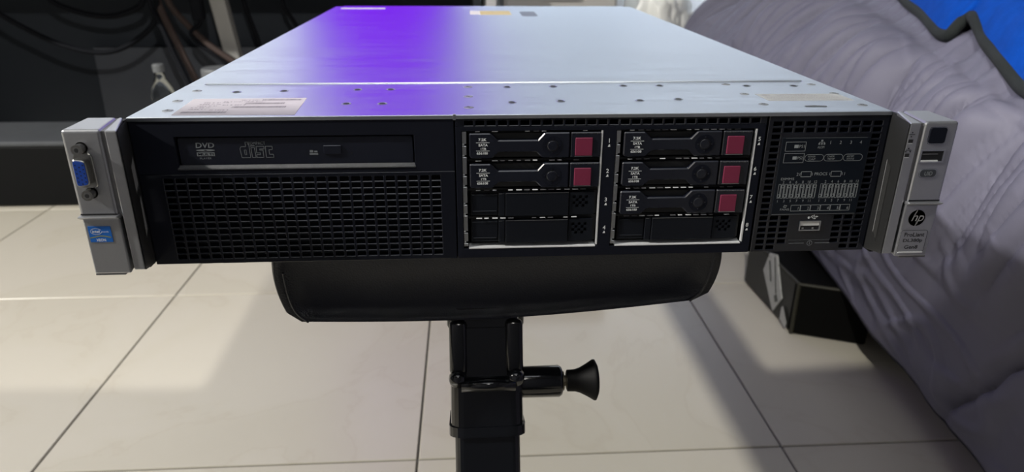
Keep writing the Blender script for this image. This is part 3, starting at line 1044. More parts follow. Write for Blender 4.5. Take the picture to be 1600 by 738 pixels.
g = G(True); g.prism(rounded(dsh, 2.2), -41.6, -36)
g.build('shell', M['nickel'], VG2, bevel=0.0004)
g = G(True)
g.prism(rounded([(cx - 3.2, cz - 7.0), (cx + 2.7, cz - 6.1), (cx + 2.7, cz + 6.1), (cx - 3.2, cz + 7.0)], 1.9), -41.9, -41)
g.build('insulator', M['vga_blue'], VG2, bevel=0.0002)
g = G(True)
for col in range(3):
    for k in range(5):
        g.disc(cx - 2.0 + col * 1.85, cz + 4.5 - k * 2.25 - (0.0 if col != 1 else 1.1), .42, -41.95, n=8)
g.build('pin_holes', M['dark'], VG2)
for zc in (cz + 12.2, cz - 12.4):
    g = G(True)
    g.lathe([(2.9, -41.2), (2.9, -40.8), (2.6, -40.5), (2.6, -36), (3.2, -36)], (cx + .1, 0, zc), 'y', 6 if False else 16)
    g.disc(cx + .1, zc, 1.2, -41.3, 1, 12)
    g.ring(cx + .1, zc, 1.2, 1.7, -41.28, 2, 14)
    g.build('jack_screw', [M['nickel'], M['dark'], M['silver_mid']], VG2)
# processor sticker
g = G(True)
g.box(-238.2, -226.4, -36.95, -36.5, -60.2, -51.0)
ST = tag(g.build('sticker', M['sticker_blue'], LL), 'blue processor sticker')
g = G(True)
y = -37.05
pts = [(-234.2 + 2.9 * math.cos(a * .3 + .5), -53.9 + 1.75 * math.sin(a * .3 + .5)) for a in range(20)]
g.stroke(pts, .28, y)
g.text('intel', -236.2, -232.3, -54.7, -53.0, y, bold=.015)
g.text('inside', -231.0, -227.6, -54.5, -53.6, y)
g.text('XEON', -235.0, -230.0, -59.7, -58.1, y, bold=.02)
for k in range(12):
    x = -238 + k
    z = -57 + .5 * math.sin(k * .5 - 1.5)
    z2 = -57 + .5 * math.sin((k + 1) * .5 - 1.5)
    if x + 1 <= -226.5:
        g.flat([(x, z - .3), (x + 1, z2 - .3), (x + 1, z2 + .3), (x, z + .3)], y, 1)
g.build('lettering', [M['print'], M['sticker_gold']], ST)
# right ear controls
g = G(True)
pw = rrect(224.8, 234.5, -10.2, -1.2, 1.4)
g.prism(rrect(224.4, 234.9, -10.7, -.8, 1.6), -36.25, -35.5, 1)
g.prism(pw, -36.7, -36)
tag(g.build('power_button', [M['black'], M['steel']], ER, bevel=0.0002), 'black power button')
g = G(True)
g.plate([222.2, 222.9, 235.6, 236.5], [-21.4, -20.6, -14.6, -13.9], lambda i, j: not (i == 1 and j == 1), -36.5, -34)
U2 = g.build('usb_port', M['steel'], ER)
g = G(True); g.box(222.9, 235.6, -36.2, -35, -20.6, -14.6); g.build('port_cavity', M['dark'], U2)
g = G(True); g.box(223.2, 233.0, -36.8, -36, -20.8, -19.9); g.build('port_spring', M['white_edge'], U2)
g = G(True); g.box(223.4, 232.4, -36.45, -36, -16.6, -16.2); g.build('port_tongue', M['silver_mid'], U2)
g = G(True)
g.prism(rrect(223.9, 234.7, -30.3, -25.0, 2.2), -36.3, -35.5, 1)
g.prism(rrect(224.4, 234.2, -29.9, -25.4, 2.0), -36.6, -36)
UB = tag(g.build('locator_button', [mat('button_grey', (.045, .05, .06), .4, noise_amt=.05), M['steel']], ER, bevel=0.0002), 'grey oval button marked UID')
g = G(True); g.text('UID', 227.0, 231.6, -28.9, -26.5, -36.85); g.build('lettering', M['print_mid'], UB)
g = G(True)
y = -35.55
g.stroke([(213.6, -5.2), (216.7, -5.2)], .4, y); g.disc(215.2, -4.1, .45, y, n=8); g.disc(215.0, -6.4, .45, y, n=8)
g.rect(213.9, 216.6, -10.0, -8.0, y)
g.stroke([(213.5, -14.2), (216.7, -14.2)], .35, y); g.disc(215.1, -13.2, .5, y, n=8); g.rect(213.3, 214.1, -15.5, -14.6, y); g.rect(215.9, 216.7, -15.5, -14.6, y)
g.rect(213.6, 216.2, -18.2, -16.2, y)
g.rect(213.9, 216.5, -10.5, -10.15, y, 1); g.rect(213.6, 216.2, -18.7, -18.35, y, 1)
g.build('lettering', [M['print_black'], M['print']], ER)
# round badge and model plate
g = G(True)
bx_, bz_ = 228.9, -54.9
g.disc(bx_, bz_, 5.0, -36.75, 0, 32)
g.lathe([(5.0, -36.75), (5.0, -36.4)], (bx_, 0, bz_), 'y', 32)
BD = tag(g.build('badge', M['print_black'], LR), 'round black badge')
g = G(True)
g.text('h', bx_ - 3.1, bx_ - .1, bz_ - 1.9, bz_ + 3.4, -36.85, shear=.28)
g.text('p', bx_ + .1, bx_ + 3.2, bz_ - 3.9, bz_ + 1.6, -36.85, shear=.28)
g.stroke([(bx_ - 1.6, bz_ + 1.6), (bx_ - .7, bz_ + 4.9)], .5, -36.85)
g.stroke([(bx_ + .6, bz_ - 2.0), (bx_ - .1, bz_ - 4.9)], .5, -36.85)
g.build('lettering', mat('badge_silver', (.42, .42, .42), .45, .3, noise_amt=.03), BD)
g = G(True)
g.prism(rrect(221.2, 237.4, -76.2, -62.6, 1.2), -37.0, -36.5)
PLT = tag(g.build('model_plate', M['silver'], LR, bevel=0.0002), 'silver model plate')
g = G(True)
y = -37.1
g.text('ProLiant', 223.6, 235.8, -66.6, -64.0, y, bold=.015)
g.text('DL380p', 223.6, 235.4, -70.6, -67.9, y, bold=.015)
g.text('Gen8', 225.2, 233.4, -74.4, -72.0, y, bold=.015)
g.stroke(rrect(221.2, 237.4, -76.2, -62.6, 1.2), .22, y, closed=True)
g.build('lettering', M['print_black'], PLT)
g = G(True); g.box(222, 236.8, -37.5, -36.8, -76.9, -76.2)
g.build('plate_edge', M['white_edge'], PLT)

# ------------------------------------------------------------------ the bench
BN = empty('weight_bench', (-0.015, 0.5, 0), 'black padded bench on a dark steel post under the server', 'bench')
g = G()


def pad_section(yv, ins, n=28):
    pts = []
    x0, x1 = -.1605 + ins, .1385 - ins
    z1 = .4585 - ins * .6
    # underside sags a little toward the left
    zl, zr = .3985 + ins * .5, .4085 + ins * .5
    prof = []
    for k in range(n + 1):
        t = k / n
        prof.append((x0 + .010 + (x1 - x0 - .022) * t, zl + (zr - zl) * t - .0065 * math.sin(math.pi * t)))
    right = []
    for k in range(1, 10):   # plump rounded side, tucked in below
        t = k / 10
        z = zr + .002 + (z1 - .003 - zr - .002) * t
        right.append((x1 - .010 + .0125 * math.sin(math.pi * min(1, .12 + t * .62)) ** .7, z))
    topp = [(x1 - .012 - (x1 - x0 - .024) * k / n, z1) for k in range(n + 1)]
    left = []
    for k in range(9, 0, -1):
        t = k / 10
        z = zl + .002 + (z1 - .003 - zl - .002) * t
        left.append((x0 + .010 - .0125 * math.sin(math.pi * min(1, .12 + t * .62)) ** .7, z))
    return [(x, yv, z) for x, z in prof + right + topp + left]


S_ = [pad_section(y_, i_) for y_, i_ in ((.042, .012), (.034, .006), (.030, .002), (.034, -.0005), (.06, -.001), (.25, -.001), (.6, -.001), (.9, -.001), (.93, .003), (.938, .012))]
# front face leans: its lower edge tucks back under the pad
for q, sec in enumerate(S_[:4]):
    S_[q] = [(x, y_ - .010 * ((z - .40) / .0585) * (1 if q < 3 else .8) + .0, z) for x, y_, z in sec]
n = len(S_[0])
vs = [p for s in S_ for p in s]
fs = [(i * n + k, i * n + (k + 1) % n, (i + 1) * n + (k + 1) % n, (i + 1) * n + k) for i in range(len(S_) - 1) for k in range(n)]
fs += [tuple(range(n - 1, -1, -1)), tuple((len(S_) - 1) * n + k for k in range(n))]
g.add(vs, fs)
PD = tag(g.build('pad', M['leather'], BN, smooth=True), 'black leatherette pad')
# stitched corner folds
for sx_, xx, base in ((-1, -.1535, .405), (1, .1325, .414)):
    g = G()
    g.tube(spline([(xx + .010 * -sx_, .0285, base - .005), (xx + .003 * -sx_, .0262, base + .004), (xx, .0235, base + .018), (xx + .001 * sx_, .0215, base + .036)], 5), .0009, 6)
    g.build('corner_seam', M['leather'], PD)
# support frame beneath the pad
g = G()
g.box(-.050, .008, .06, .86, .372, .3965)
g.box(-.13, .10, .70, .74, .372, .3965)
g.build('support_frame', M['gloss'], BN, bevel=.003, seg=2)
ax0, ax1 = Vector((-.0215, .060, .392)), Vector((-.0215, -.075, .025))
dax = (ax1 - ax0).normalized()
nax = Vector((0, dax.z, -dax.y))  # forward-facing normal of the post
if nax.y > 0: nax = -nax


def post_pt(t, u, w):
    return tuple(ax0 + dax * t + Vector((1, 0, 0)) * u + nax * w)


def post_tube(g, t0, t1, hw, r=.008, hw1=None, wz=None):
    hw1 = hw1 or hw
    pts = []
    for t, h in ((t0, hw), (t1, hw1)):
        pts.append([post_pt(t, a, b * (wz or 1)) for a, b in rrect(-h, h, -h, h, r, 4)])
    m = len(pts[0])
    g.add(pts[0] + pts[1], [(k, (k + 1) % m, m + (k + 1) % m, m + k) for k in range(m)] + [tuple(range(m - 1, -1, -1)), tuple(range(m, 2 * m))])


g = G(); post_tube(g, -.002, .33, .0235, .006)
g.build('post', M['gloss'], BN, smooth=False, bevel=0)
g = G(); post_tube(g, .012, .088, .0255, .009, .0262)
SL = g.build('post_sleeve', M['gloss'], BN)
g = G(); post_tube(g, .083, .090, .0275, .010)
g.build('sleeve_collar', M['gloss'], SL)
# bracket: two cheeks, a front plate in between and a cross bar
for s in (-1, 1):
    g = G()
    u0, u1 = sorted((s * .0135, s * .0262))
    q = [[post_pt(t, a, b) for a, b in ((u0, .018), (u1, .018), (u1, .0285), (u0, .0285))] for t in (.006, .046)]
    g.hexa(q[0], q[1])
    g.build('bracket_cheek', M['gloss'], SL, bevel=.004, seg=3, smooth=True)
    g = G()
    g.lathe([(.0001, -.0045), (.004, -.0038), (.006, -.001), (.0065, .003)], post_pt(.048, s * .0205, .029), 'y', 14)
    g.build('bracket_boss', M['gloss'], SL, smooth=True)
g = G()
pp = [post_pt(.052, -.018, .030), post_pt(.052, .020, .030)]
g.tube(pp, .0045, 10)
g.build('cross_pin', M['gloss'], SL, smooth=True)
# pull pin on the right
kc = ax0 + dax * .057 + nax * .004
kz = kc
g = G()
g.lathe([(.011, .020), (.0115, .026), (.0118, .054), (.0105, .056), (.009, .0565), (.006, .057)], kz, 'x', 20)
PB = g.build('pin_barrel', M['gloss'], BN, smooth=True)
g = G()
g.lathe([(.006, .0555), (.0072, .0565), (.0072, .0578), (.004, .058), (.004, .0592), (.0058, .0595), (.0058, .0602), (.003, .0604)], kz, 'x', 14)
g.build('pin_spring', mat('dull_brass', (.17, .15, .11), .35, .9, noise_amt=.1), PB)
g = G()
g.lathe([(.0070, .0600), (.0080, .0605), (.0082, .0660), (.0094, .0700), (.0118, .0745), (.0142, .0785), (.0152, .0800), (.0152, .0812), (.0120, .0828), (.0050, .0838), (.0001, .0840)], kz, 'x', 28)
g.build('pull_knob', M['rubber'], PB, smooth=True)
# foot bars on the floor
g = G()
fx = ax1
g.box(-.26, .217, -.115, -.065, .006, .05)
for s in (-.262, .219): g.box(s - .012, s + .012, -.119, -.061, 0, .054)
g.build('foot_bar', M['gloss'], BN, bevel=.004, seg=2)
g = G()
g.box(-.26, .217, .80, .85, .006, .05)
g.box(-.045, .003, .80, .85, .04, .385)
for s in (-.262, .219): g.box(s - .012, s + .012, .796, .854, 0, .054)
g.build('foot_bar', M['gloss'], BN, bevel=.004, seg=2)

# ------------------------------------------------------------------ the bed
BA = math.atan(.075)
BD0 = empty('bed', (1.2, .9, 0), 'bed with a white side rail under the grey quilt', 'bed')
g = G()
g.hexa([(.615, -.35, .078), (1.75, -.35, .078), (1.75, 1.95, .078), (.79, 1.95, .078)], [(.615, -.35, .20), (1.75, -.35, .20), (1.75, 1.95, .20), (.79, 1.95, .20)])
g.build('side_rail', M['rail'], BD0, bevel=.004)
g = G()
g.hexa([(.66, -.35, .2), (1.75, -.35, .2), (1.75, 1.93, .2), (.92, 1.93, .2)], [(.70, -.35, .44), (1.75, -.35, .44), (1.75, 1.93, .50), (1.12, 1.93, .50)])
g.build('mattress', M['mattress'], BD0, bevel=.03, seg=3)
for x, y_ in ((.72, -.28), (1.68, -.28), (.86, 1.85), (1.68, 1.85)):
    g = G(); g.box(x - .03, x + .03, y_ - .03, y_ + .03, 0, .08)
    g.build('leg', M['rail'], BD0)


def smooth01(t):
    t = max(0, min(1, t))
    return t * t * (3 - 2 * t)


def quilt(y, s):
    """s: 0 hem, 1 stitched edge, 2 middle of the bed top"""
    xh = .553 + .066 * y
    zh = .070 + .045 * max(min(y, 2), -.2) + .018 * math.exp(-((y - .76) / .16) ** 2)
    xs = .466 + .302 * y if y < 1.15 else .8133 + .13 * (y - 1.15)
    zs = min(.461 + .068 * y, .545)
    if s <= 1:
        x = xh + (xs - xh) * s ** 2.0 - .030 * math.sin(math.pi * s)
        z = zh + (zs - zh) * (s ** .95)
        nx, nz = -.92, .35 + .3 * s
    else:
        t = s - 1
        x = xs + 1.06 * t
        z = zs + .085 * (1 - math.exp(-t / .18))
        k = min(1, t / .1)
        nx, nz = -.92 + .85 * k, .65 + .35 * k
    # puffy ruched folds with pinched creases, running down from the stitched seam
    top_ = min(s, 1)
    drift = .17 * (1 - top_) ** 1.1
    u = y - drift + .045 * noise.noise((y * 2.4, s * 1.7, 5.1))
    f1 = abs(noise.noise((u * 6.0, s * .35, 0.3)))
    f2 = abs(noise.noise((u * 13.0 + 3, s * .6, 2.3)))
    f3 = abs(noise.noise((u * 27.0 + 9, s * 1.2, 6.3)))
    amp = (.05 + .95 * smooth01((s - .33) / .50)) if s < 1 else .8 * math.exp(-(s - 1) / .20)
    amp *= 1 - .80 * math.exp(-((s - 1) / .075) ** 2)
    h = amp * (.034 * abs(math.sin(math.pi * (u * 7.6 + 1.3 * noise.noise((u * 2.1, s * .8, 8.8))))) ** .55 + .022 * min(1, f1 * 2.2) ** .6 + .040 * min(1, f2 * 2.2) ** .6 + .018 * min(1, f3 * 2) ** .6 - .055)
    h += noise.noise((y * 3.1, s * 2.6, 7.7)) * .016
    # crumple lines lower down
    c1 = max(0, 1 - abs(noise.noise((y * 6.5 + s * 3.5, s * 4.0 - y * 4, 9.4))) * 7)
    c2 = max(0, 1 - abs(noise.noise((y * 7.0 - s * 4.5, s * 5.0 + y * 2, 3.4))) * 8)
    h += (c1 * .006 + c2 * .006) * (1 - .9 * min(1, amp))
    # the seams pull the cloth in
    h -= .012 * math.exp(-((s - 1.0) / .030) ** 2)
    q = y - .28 * (1 - top_) - .02 + .02 * noise.noise((s * 6, 1.0, 2.0))
    if s < 1.02:
        h -= .020 * math.exp(-(q / .010) ** 2)
        h += .006 * math.exp(-(q / .06) ** 2)
    if s < .06: h *= s / .06 * .8 + .2
    return (x + nx * h, y, z + nz * h)


g = G()
NY, NS = 560, 150
Y0, Y1 = -.35, 1.98
qv, qf = [], []
for i in range(NY + 1):
    y_ = Y0 + (Y1 - Y0) * i / NY
    for k in range(NS + 1):
        s = 1.2 * (k / (NS - 20)) if k <= NS - 20 else 1.2 + .8 * (k - NS + 20) / 20
        p = quilt(y_, s)
        # hem line wanders
        if s < .1:
            p = (p[0], p[1], p[2] + (1 - s / .1) * .010 * noise.noise((y_ * 9, 0, 0)))
        qv.append(p)
for i in range(NY):
    for k in range(NS):
        a = i * (NS + 1) + k
        qf.append((a, a + NS + 1, a + NS + 2, a + 1))
# far end drop
base = NY * (NS + 1)
n0 = len(qv)
for k in range(NS + 1):
    p = qv[base + k]
    qv.append((p[0] + .012, p[1] + .03, max(.1, p[2] - .03)))
    qv.append((p[0] + .02, p[1] + .035, .1))
for k in range(NS):
    a, b = base + k, base + k + 1
    c, d = n0 + 2 * k, n0 + 2 * (k + 1)
    qf.append((a, c, d, b)); qf.append((c, c + 1, d + 1, d))
g.add(qv, qf)
QU = g.build('quilted_comforter', M['quilt'], smooth=True)
tag(QU, 'puffy grey lilac quilted comforter draped over the bed and hanging down its side', 'comforter')
md = QU.modifiers.new('thickness', 'SOLIDIFY'); md.thickness = .004; md.offset = -1
bvh = BVHTree.FromPolygons([Vector(p) for p in qv], qf)
g = G()
g.tube([(qv[i * (NS + 1)][0] - .001, qv[i * (NS + 1)][1], qv[i * (NS + 1)][2] - .002) for i in range(0, NY + 1, 2)], .0032, 6)
g.build('hem', M['hem'], QU, smooth=True)
g = G()
ks = min(range(NS + 1), key=lambda k: abs((1.2 * (k / (NS - 20)) if k <= NS - 20 else 9) - 1.0))
g.tube([(qv[i * (NS + 1) + ks][0] - .001, qv[i * (NS + 1) + ks][1], qv[i * (NS + 1) + ks][2] + .0015) for i in range(0, NY + 1)], .0021, 5)
g.build('stitched_seam', M['hem'], QU, smooth=True)


def on_quilt(x, y):
    hit = bvh.ray_cast(Vector((x, y, 1.2)), Vector((0, 0, -1)))
    return hit[0].z if hit[0] else .5


# blue fleece throw with dark binding
EDGE = [(1.20, 1.06), (1.02, 1.04), (.94, 1.036), (.88, 1.030), (.78, 1.027), (.69, 1.018), (.65, 1.012), (.62, 1.014), (.615, 1.026), (.615, 1.040), (.60, 1.044), (.565, 1.040), (.515, 1.032), (.455, 1.026), (.395, 1.018), (.345, 1.010), (.29, 1.010), (.20, 1.015), (.08, 1.03)]
LIFT = [0, 0, 0, 0, 0, 0, .002, .006, .012, .015, .014, .010, .005, .001, 0, 0, 0, 0, 0]
ed = spline([(a, b, l) for (a, b), l in zip(EDGE, LIFT)], 8)
NK = 40
g = G()
fv, ff = [], []
for i, e in enumerate(ed):
    for k in range(NK + 1):
        t = k / NK
        sv = e.y + (1.9 - e.y) * t ** 1.5
        yv = e.x
        x, y_, _ = quilt(yv, sv)
        z = on_quilt(x, y_) + .010 + e.z * math.exp(-t * 9) + .028 * smooth01(t * 10) * (.5 + noise.noise((x * 9, y_ * 7, 1.0))) + .014 * (1 - 2 * abs(noise.noise((x * 12, y_ * 10, 4.0)))) * smooth01(t * 10)
        fv.append((x, y_, z))
for _ in range(14):   # the fleece is thicker than the folds it lies on
    sm = list(fv)
    for i in range(1, len(ed) - 1):
        for k in range(NK + 1):
            a = i * (NK + 1) + k
            sm[a] = tuple((fv[a][c] * 2 + fv[a - NK - 1][c] + fv[a + NK + 1][c]) / 4 for c in range(3))
    fv = sm
for i in range(len(ed) - 1):
    for k in range(NK):
        a = i * (NK + 1) + k
        ff.append((a, a + 1, a + NK + 2, a + NK + 1))
g.add(fv, ff)
FB = g.build('fleece_throw', M['fleece'], smooth=True)
tag(FB, 'bright blue fleece throw with dark green binding lying on the quilt', 'blanket')
md = FB.modifiers.new('thickness', 'SOLIDIFY'); md.thickness = .006; md.offset = -1
g = G()
path = [Vector(fv[i * (NK + 1)]) + Vector((0, 0, .001)) for i in range(len(ed))]
g.tube(path, .0090, 10)
g.build('binding', M['binding'], FB, smooth=True)

# ------------------------------------------------------------------ trunk under the bed
TR = empty('storage_trunk', (.66, .74, 0), 'low black trunk with a white tag standing on the floor under the bed', 'trunk')
a0, a1 = Vector((.536, .651, 0)), Vector((.531, .864, 0))
a2 = Vector((.648, .604, 0)); a3 = a1 + (a2 - a0)
h = .100
g = G()
g.hexa([tuple(a0 + Vector((0, 0, .002))), tuple(a2 + Vector((0, 0, .002))), tuple(a3 + Vector((0, 0, .002))), tuple(a1 + Vector((0, 0, .002)))],
       [(p.x, p.y, h) for p in (a0, a2, a3, a1)])
g.build('trunk_body', M['trunk'], TR, bevel=.003)
g = G()
o_ = Vector((-.0012, 0, 0))
g.add([(a0.x - .0012, a0.y + .012, .006), (a0.x - .0012, a0.y + .012, h - .004), (a1.x - .0012, a1.y - .006, h - .004), (a1.x - .0012, a1.y - .006, .006)], [(0, 1, 2, 3)])
g.build('end_panel', M['trunk_side'], TR)
g = G()
g.tube([(a0.x, a0.y, .004), (a0.x, a0.y, h)], .0035, 8)
g.tube([tuple(a0 + Vector((0, 0, h))), tuple(a1 + Vector((0, 0, h)))], .003, 8)
g.tube([tuple(a0 + Vector((0, 0, h))), tuple(a2 + Vector((0, 0, h)))], .003, 8)
g.build('edge_piping', M['trunk_edge'], TR)
g = G()
xq = .5305
q = [(xq, .784, .064), (xq, .768, .107), (xq, .738, .116), (xq, .702, .060), (xq, .694, .050), (xq, .722, .009)]
g.add(q + [(p[0] + .002, p[1], p[2]) for p in q], [(0, 1, 2, 3, 4, 5), (11, 10, 9, 8, 7, 6)] + [(i, i + 6, (i + 1) % 6 + 6, (i + 1) % 6) for i in range(6)])
q2 = [(xq, .690, .034), (xq, .684, .040), (xq, .662, .018), (xq, .664, .004), (xq, .690, .010)]
g.add(q2, [(0, 1, 2, 3, 4)])
TG = tag(g.build('tag', mat('white_tag', (.42, .43, .42), .6, noise_amt=.15, noise_scale=60), TR), 'white paper tag')
g = G()
xr = xq - .0006
for (ya, za), (yb, zb), w_ in (((.742, .110), (.716, .048), .004), ((.760, .095), (.742, .060), .006)):
    g.add([(xr, ya, za), (xr, yb, zb), (xr, yb + w_, zb - .002), (xr, ya + w_, za - .002)], [(0, 1, 2, 3)])
g.add([(xr, .724, .040), (xr, .714, .048), (xr, .706, .038), (xr, .716, .030)], [(0, 1, 2, 3)])
g.build('tag_print', mat('tag_grey', (.09, .10, .09), .6, noise_amt=.3, noise_scale=200), TG)

# ------------------------------------------------------------------ the desk at the back
DK = empty('desk', (-.75, 1.85, 0), 'dark desk with pale legs standing against the back wall', 'desk')
g = G(); g.box(-1.9, .075, 1.56, 2.3, .555, .58)
g.build('desk_top', M['desk_dark'], DK, bevel=.003)
g = G(); g.box(-1.9, .0, 2.10, 2.13, .0, .555)
g.build('back_panel', M['desk_dark'], DK)
g = G(); g.box(-.006, -.001, 1.9, 2.13, 0, .555); g.build('end_panel', M['desk_dark'], DK)
g = G()
b0, b1 = Vector((-.712, 1.80, .27)), Vector((-.742, 1.80, .50))
dd = (b1 - b0) / .23
p0, p1 = b0 + dd * (-.27), b0 + dd * .285
g.hexa([(p0.x - .022, 1.78, 0), (p0.x + .022, 1.78, 0), (p0.x + .022, 1.82, 0), (p0.x - .022, 1.82, 0)], [(p1.x - .022, 1.78, .555), (p1.x + .022, 1.78, .555), (p1.x + .022, 1.82, .555), (p1.x - .022, 1.82, .555)])
tag(g.build('leg', M['desk_white'], DK, bevel=.004, seg=2), 'pale steel leg')
g = G(); g.box(.030, .058, 1.6, 2.13, 0, .555)
tag(g.build('leg', mat('white_panel', (.5, .5, .52), .5, noise_amt=.03), DK, bevel=.002), 'white end panel')
for x in (-1.86,):
    g = G(); g.box(x - .02, x + .02, 1.6, 2.1, 0, .555); g.build('leg', M['desk_dark'], DK)

g = G()  # paler sheet stands for the lit part of the wall under the desk
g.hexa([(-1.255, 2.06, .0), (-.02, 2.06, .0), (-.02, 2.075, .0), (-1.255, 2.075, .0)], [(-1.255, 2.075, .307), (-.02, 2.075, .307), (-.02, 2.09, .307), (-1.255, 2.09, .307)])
tag(g.build('lit_wall_patch', M['lit_patch']), 'grey sheet painting the lit patch of wall under the desk, behind the cables', 'lit_patch')

LB = empty('low_case', (-.9, 1.5, 0), 'long low black case lying on the floor in front of the desk', 'case')
g = G(); g.box(-1.75, -.25, 1.385, 1.60, .004, .160)
g.build('case_body', M['lowbox'], LB, bevel=.004)
g = G(); g.box(-1.752, -.248, 1.383, 1.602, .160, .172)
g.build('case_lid', M['lowbox_top'], LB, bevel=.003)

# bottle and jar on the case
BT = empty('plastic_bottle', (-.828, 1.52, .172), 'small clear plastic bottle with a pale cap on the low black case', 'bottle')
g = G()
bx0 = (-.828, 1.52, .172)
g.lathe([(.026, 0), (.030, .006), (.030, .03), (.028, .04), (.030, .05), (.030, .085), (.027, .105), (.016, .128), (.012, .135), (.012, .15)], bx0, 'z', 24)
g.build('bottle_body', M['clear'], BT, smooth=True)
g = G(); g.lathe([(.0145, .148), (.0150, .150), (.0150, .166), (.013, .169)], bx0, 'z', 20)
g.build('cap', M['cap'], BT, smooth=False)
JR = empty('clear_jar', (-.665, 1.48, .172), 'clear tub with a pale lid beside the desk leg on the low black case', 'jar')
g = G()
jx = (-.665, 1.48, .172)
g.lathe([(.034, 0), (.038, .006), (.038, .12), (.036, .13)], jx, 'z', 24)
g.build('jar_body', M['clear'], JR, smooth=True)
g = G(); g.lathe([(.040, .13), (.041, .132), (.041, .16), (.038, .165)], jx, 'z', 24)
g.build('lid', M['cap'], JR)


def cable(pts, r, m_, label, k=10):
    g = G()
    g.tube(spline(pts, k), r, 8)
    return tag(g.build('cable', m_, smooth=True), label, 'cable')


cable([(-1.32, 1.70, .552), (-1.33, 1.72, .47), (-1.26, 1.75, .40), (-1.16, 1.75, .352), (-1.06, 1.75, .338), (-.97, 1.75, .372), (-.90, 1.75, .44), (-.885, 1.72, .552)], .0075, M['cable'],
      'black cable hanging in the lowest wide loop at the far left')
cable([(-1.25, 1.85, .552), (-1.24, 1.85, .48), (-1.17, 1.85, .442), (-1.08, 1.85, .428), (-1.0, 1.85, .448), (-.97, 1.85, .48), (-.96, 1.85, .552)], .0085, M['cable'],
      'black cable hanging in a shallower loop above the wide loop')
cable([(-.905, 1.72, .552), (-.90, 1.72, .47), (-.875, 1.70, .42), (-.84, 1.68, .33), (-.79, 1.64, .24), (-.74, 1.63, .20)], .008, M['cable'], 'black cable dropping diagonally beside the brown cable')
cable([(-.895, 1.75, .552), (-.89, 1.75, .47), (-.85, 1.72, .38), (-.80, 1.69, .27), (-.76, 1.67, .20)], .010, M['cable_brown'], 'brown cable falling straight toward the low case')
cable([(-.89, 1.80, .552), (-.88, 1.80, .47), (-.83, 1.78, .41), (-.77, 1.75, .36), (-.70, 1.72, .318), (-.66, 1.70, .30)], .009, M['cable_brown'], 'brown cable bending right toward the pale desk leg')
pc = cable([(-.79, 1.765, .43), (-.79, 1.765, .415), (-.82, 1.765, .39), (-.80, 1.765, .355), (-.76, 1.755, .33), (-.72, 1.75, .30)], .006, M['cable'], 'thin black cable with a thick plug kinked beside the pale leg')
g = G(); g.box(-.806, -.774, 1.75, 1.78, .425, .54)
tag(g.build('plug', M['cable'], pc, bevel=.004), 'thick black plug')
cable([(-.70, 1.88, .552), (-.69, 1.88, .46), (-.665, 1.88, .36), (-.64, 1.87, .25), (-.62, 1.85, .16)], .007, M['cable'], 'black cable hanging just right of the pale leg')
cable([(-.58, 1.88, .552), (-.575, 1.88, .46), (-.545, 1.88, .40), (-.50, 1.87, .30), (-.47, 1.85, .2)], .007, M['cable'], 'rightmost black cable, above the left edge of the server')
# tall light panel glowing purple on the desk, above the frame (its glow shows in the lid)
MN = empty('light_panel', (-.28, 1.88, .58), 'tall light panel glowing purple, standing on the desk above the frame', 'light panel')
g = G(); g.box(-.53, -.03, 1.84, 1.88, .60, 1.95)
g.build('housing', M['lowbox'], MN, bevel=.004)
g = G(); g.box(-.51, -.05, 1.834, 1.841, .62, 1.93)
g.build('diffuser', M['screen'], MN)
g = G(); g.box(-.50, -.06, 1.78, 1.96, .58, .602)
g.build('stand', M['lowbox'], MN, bevel=.002)

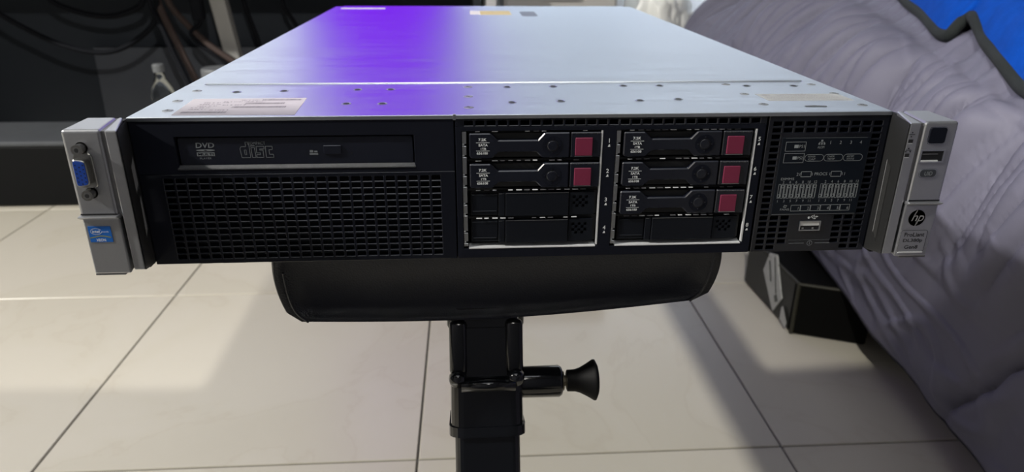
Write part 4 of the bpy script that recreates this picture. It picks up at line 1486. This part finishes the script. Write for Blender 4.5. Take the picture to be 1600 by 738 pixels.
# beige cabinet and white bag between desk and bed
CB = empty('cabinet', (.27, 2.2, 0), 'beige cabinet between the desk and the far end of the bed', 'cabinet')
g = G(); g.box(.10, .48, 2.04, 2.35, .0, .62); g.build('cabinet_body', M['cabinet'], CB, bevel=.004)
g = G(); g.box(.09, .49, 2.02, 2.355, .62, .645); g.build('cabinet_top', M['cabinet'], CB, bevel=.004)
for z0, z1 in ((.05, .32), (.335, .605)):
    g = G(); g.box(.11, .47, 2.022, 2.04, z0, z1); dr = g.build('drawer', M['cabinet'], CB, bevel=.002)
    g = G(); g.box(.22, .35, 2.012, 2.022, (z0 + z1) / 2 - .006, (z0 + z1) / 2 + .006); g.build('handle', M['steel'], dr)

g = G()
bm = bmesh.new()
bmesh.ops.create_icosphere(bm, subdivisions=5, radius=1)
bv = []
for v in bm.verts:
    p = v.co.copy()
    d = p.normalized()
    k = 1 + .16 * noise.noise(d * 1.9 + Vector((3, 1, 4))) + .10 * (1 - 2 * abs(noise.noise(d * 3.6 + Vector((7, 2, 2))))) + .05 * (1 - 2 * abs(noise.noise(d * 8)))
    z = d.z * k
    bv.append(((.648) + .120 * d.x * k, 2.16 + .12 * d.y * k, max(0.0, .27 + .29 * z)))
g.add(bv, [tuple(v.index for v in f.verts) for f in bm.faces])
bm.free()
tag(g.build('plastic_bag', M['bag'], smooth=True), 'crumpled white bag standing by the far end of the bed', 'bag')

# added unseen plate blocking the low lamp's upward light; pendant form made up
PL = empty('light_blocker', (0, -.42, 3.0), 'added flat grey plate behind the camera, keeping light off the back wall', 'lamp')  # added light-blocking plate, not a lamp
g = G()
g.hexa([(-.3, -.64, 1.158), (.3, -.64, 1.158), (.3, -.22, 1.053), (-.3, -.22, 1.053)], [(-.3, -.64, 1.166), (.3, -.64, 1.166), (.3, -.22, 1.061), (-.3, -.22, 1.061)])
g.build('blocker_plate', M['silver_dark'], PL, bevel=.002)
g = G(); g.tube([(0, -.42, 1.11), (0, -.42, 2.99)], .004, 8); g.build('added_cord', M['cable'], PL)
g = G(); g.lathe([(.05, -.02), (.05, 0)], (0, -.42, 3.0), 'z', 24); g.build('added_canopy', M['silver_dark'], PL)

# added unseen dark sheet that darkens what the black server front mirrors
g = G(); g.box(-1.3, .55, -1.95, -.62, .0, .012)
tag(g.build('dark_absorber', mat('absorber_black', (.012, .012, .014), .95, spec=.1, noise_amt=.3, noise_scale=80, bump=.6, bump_scale=300), bevel=.004), 'added dark sheet behind the camera, keeping floor glare off the server front', 'dark_absorber')
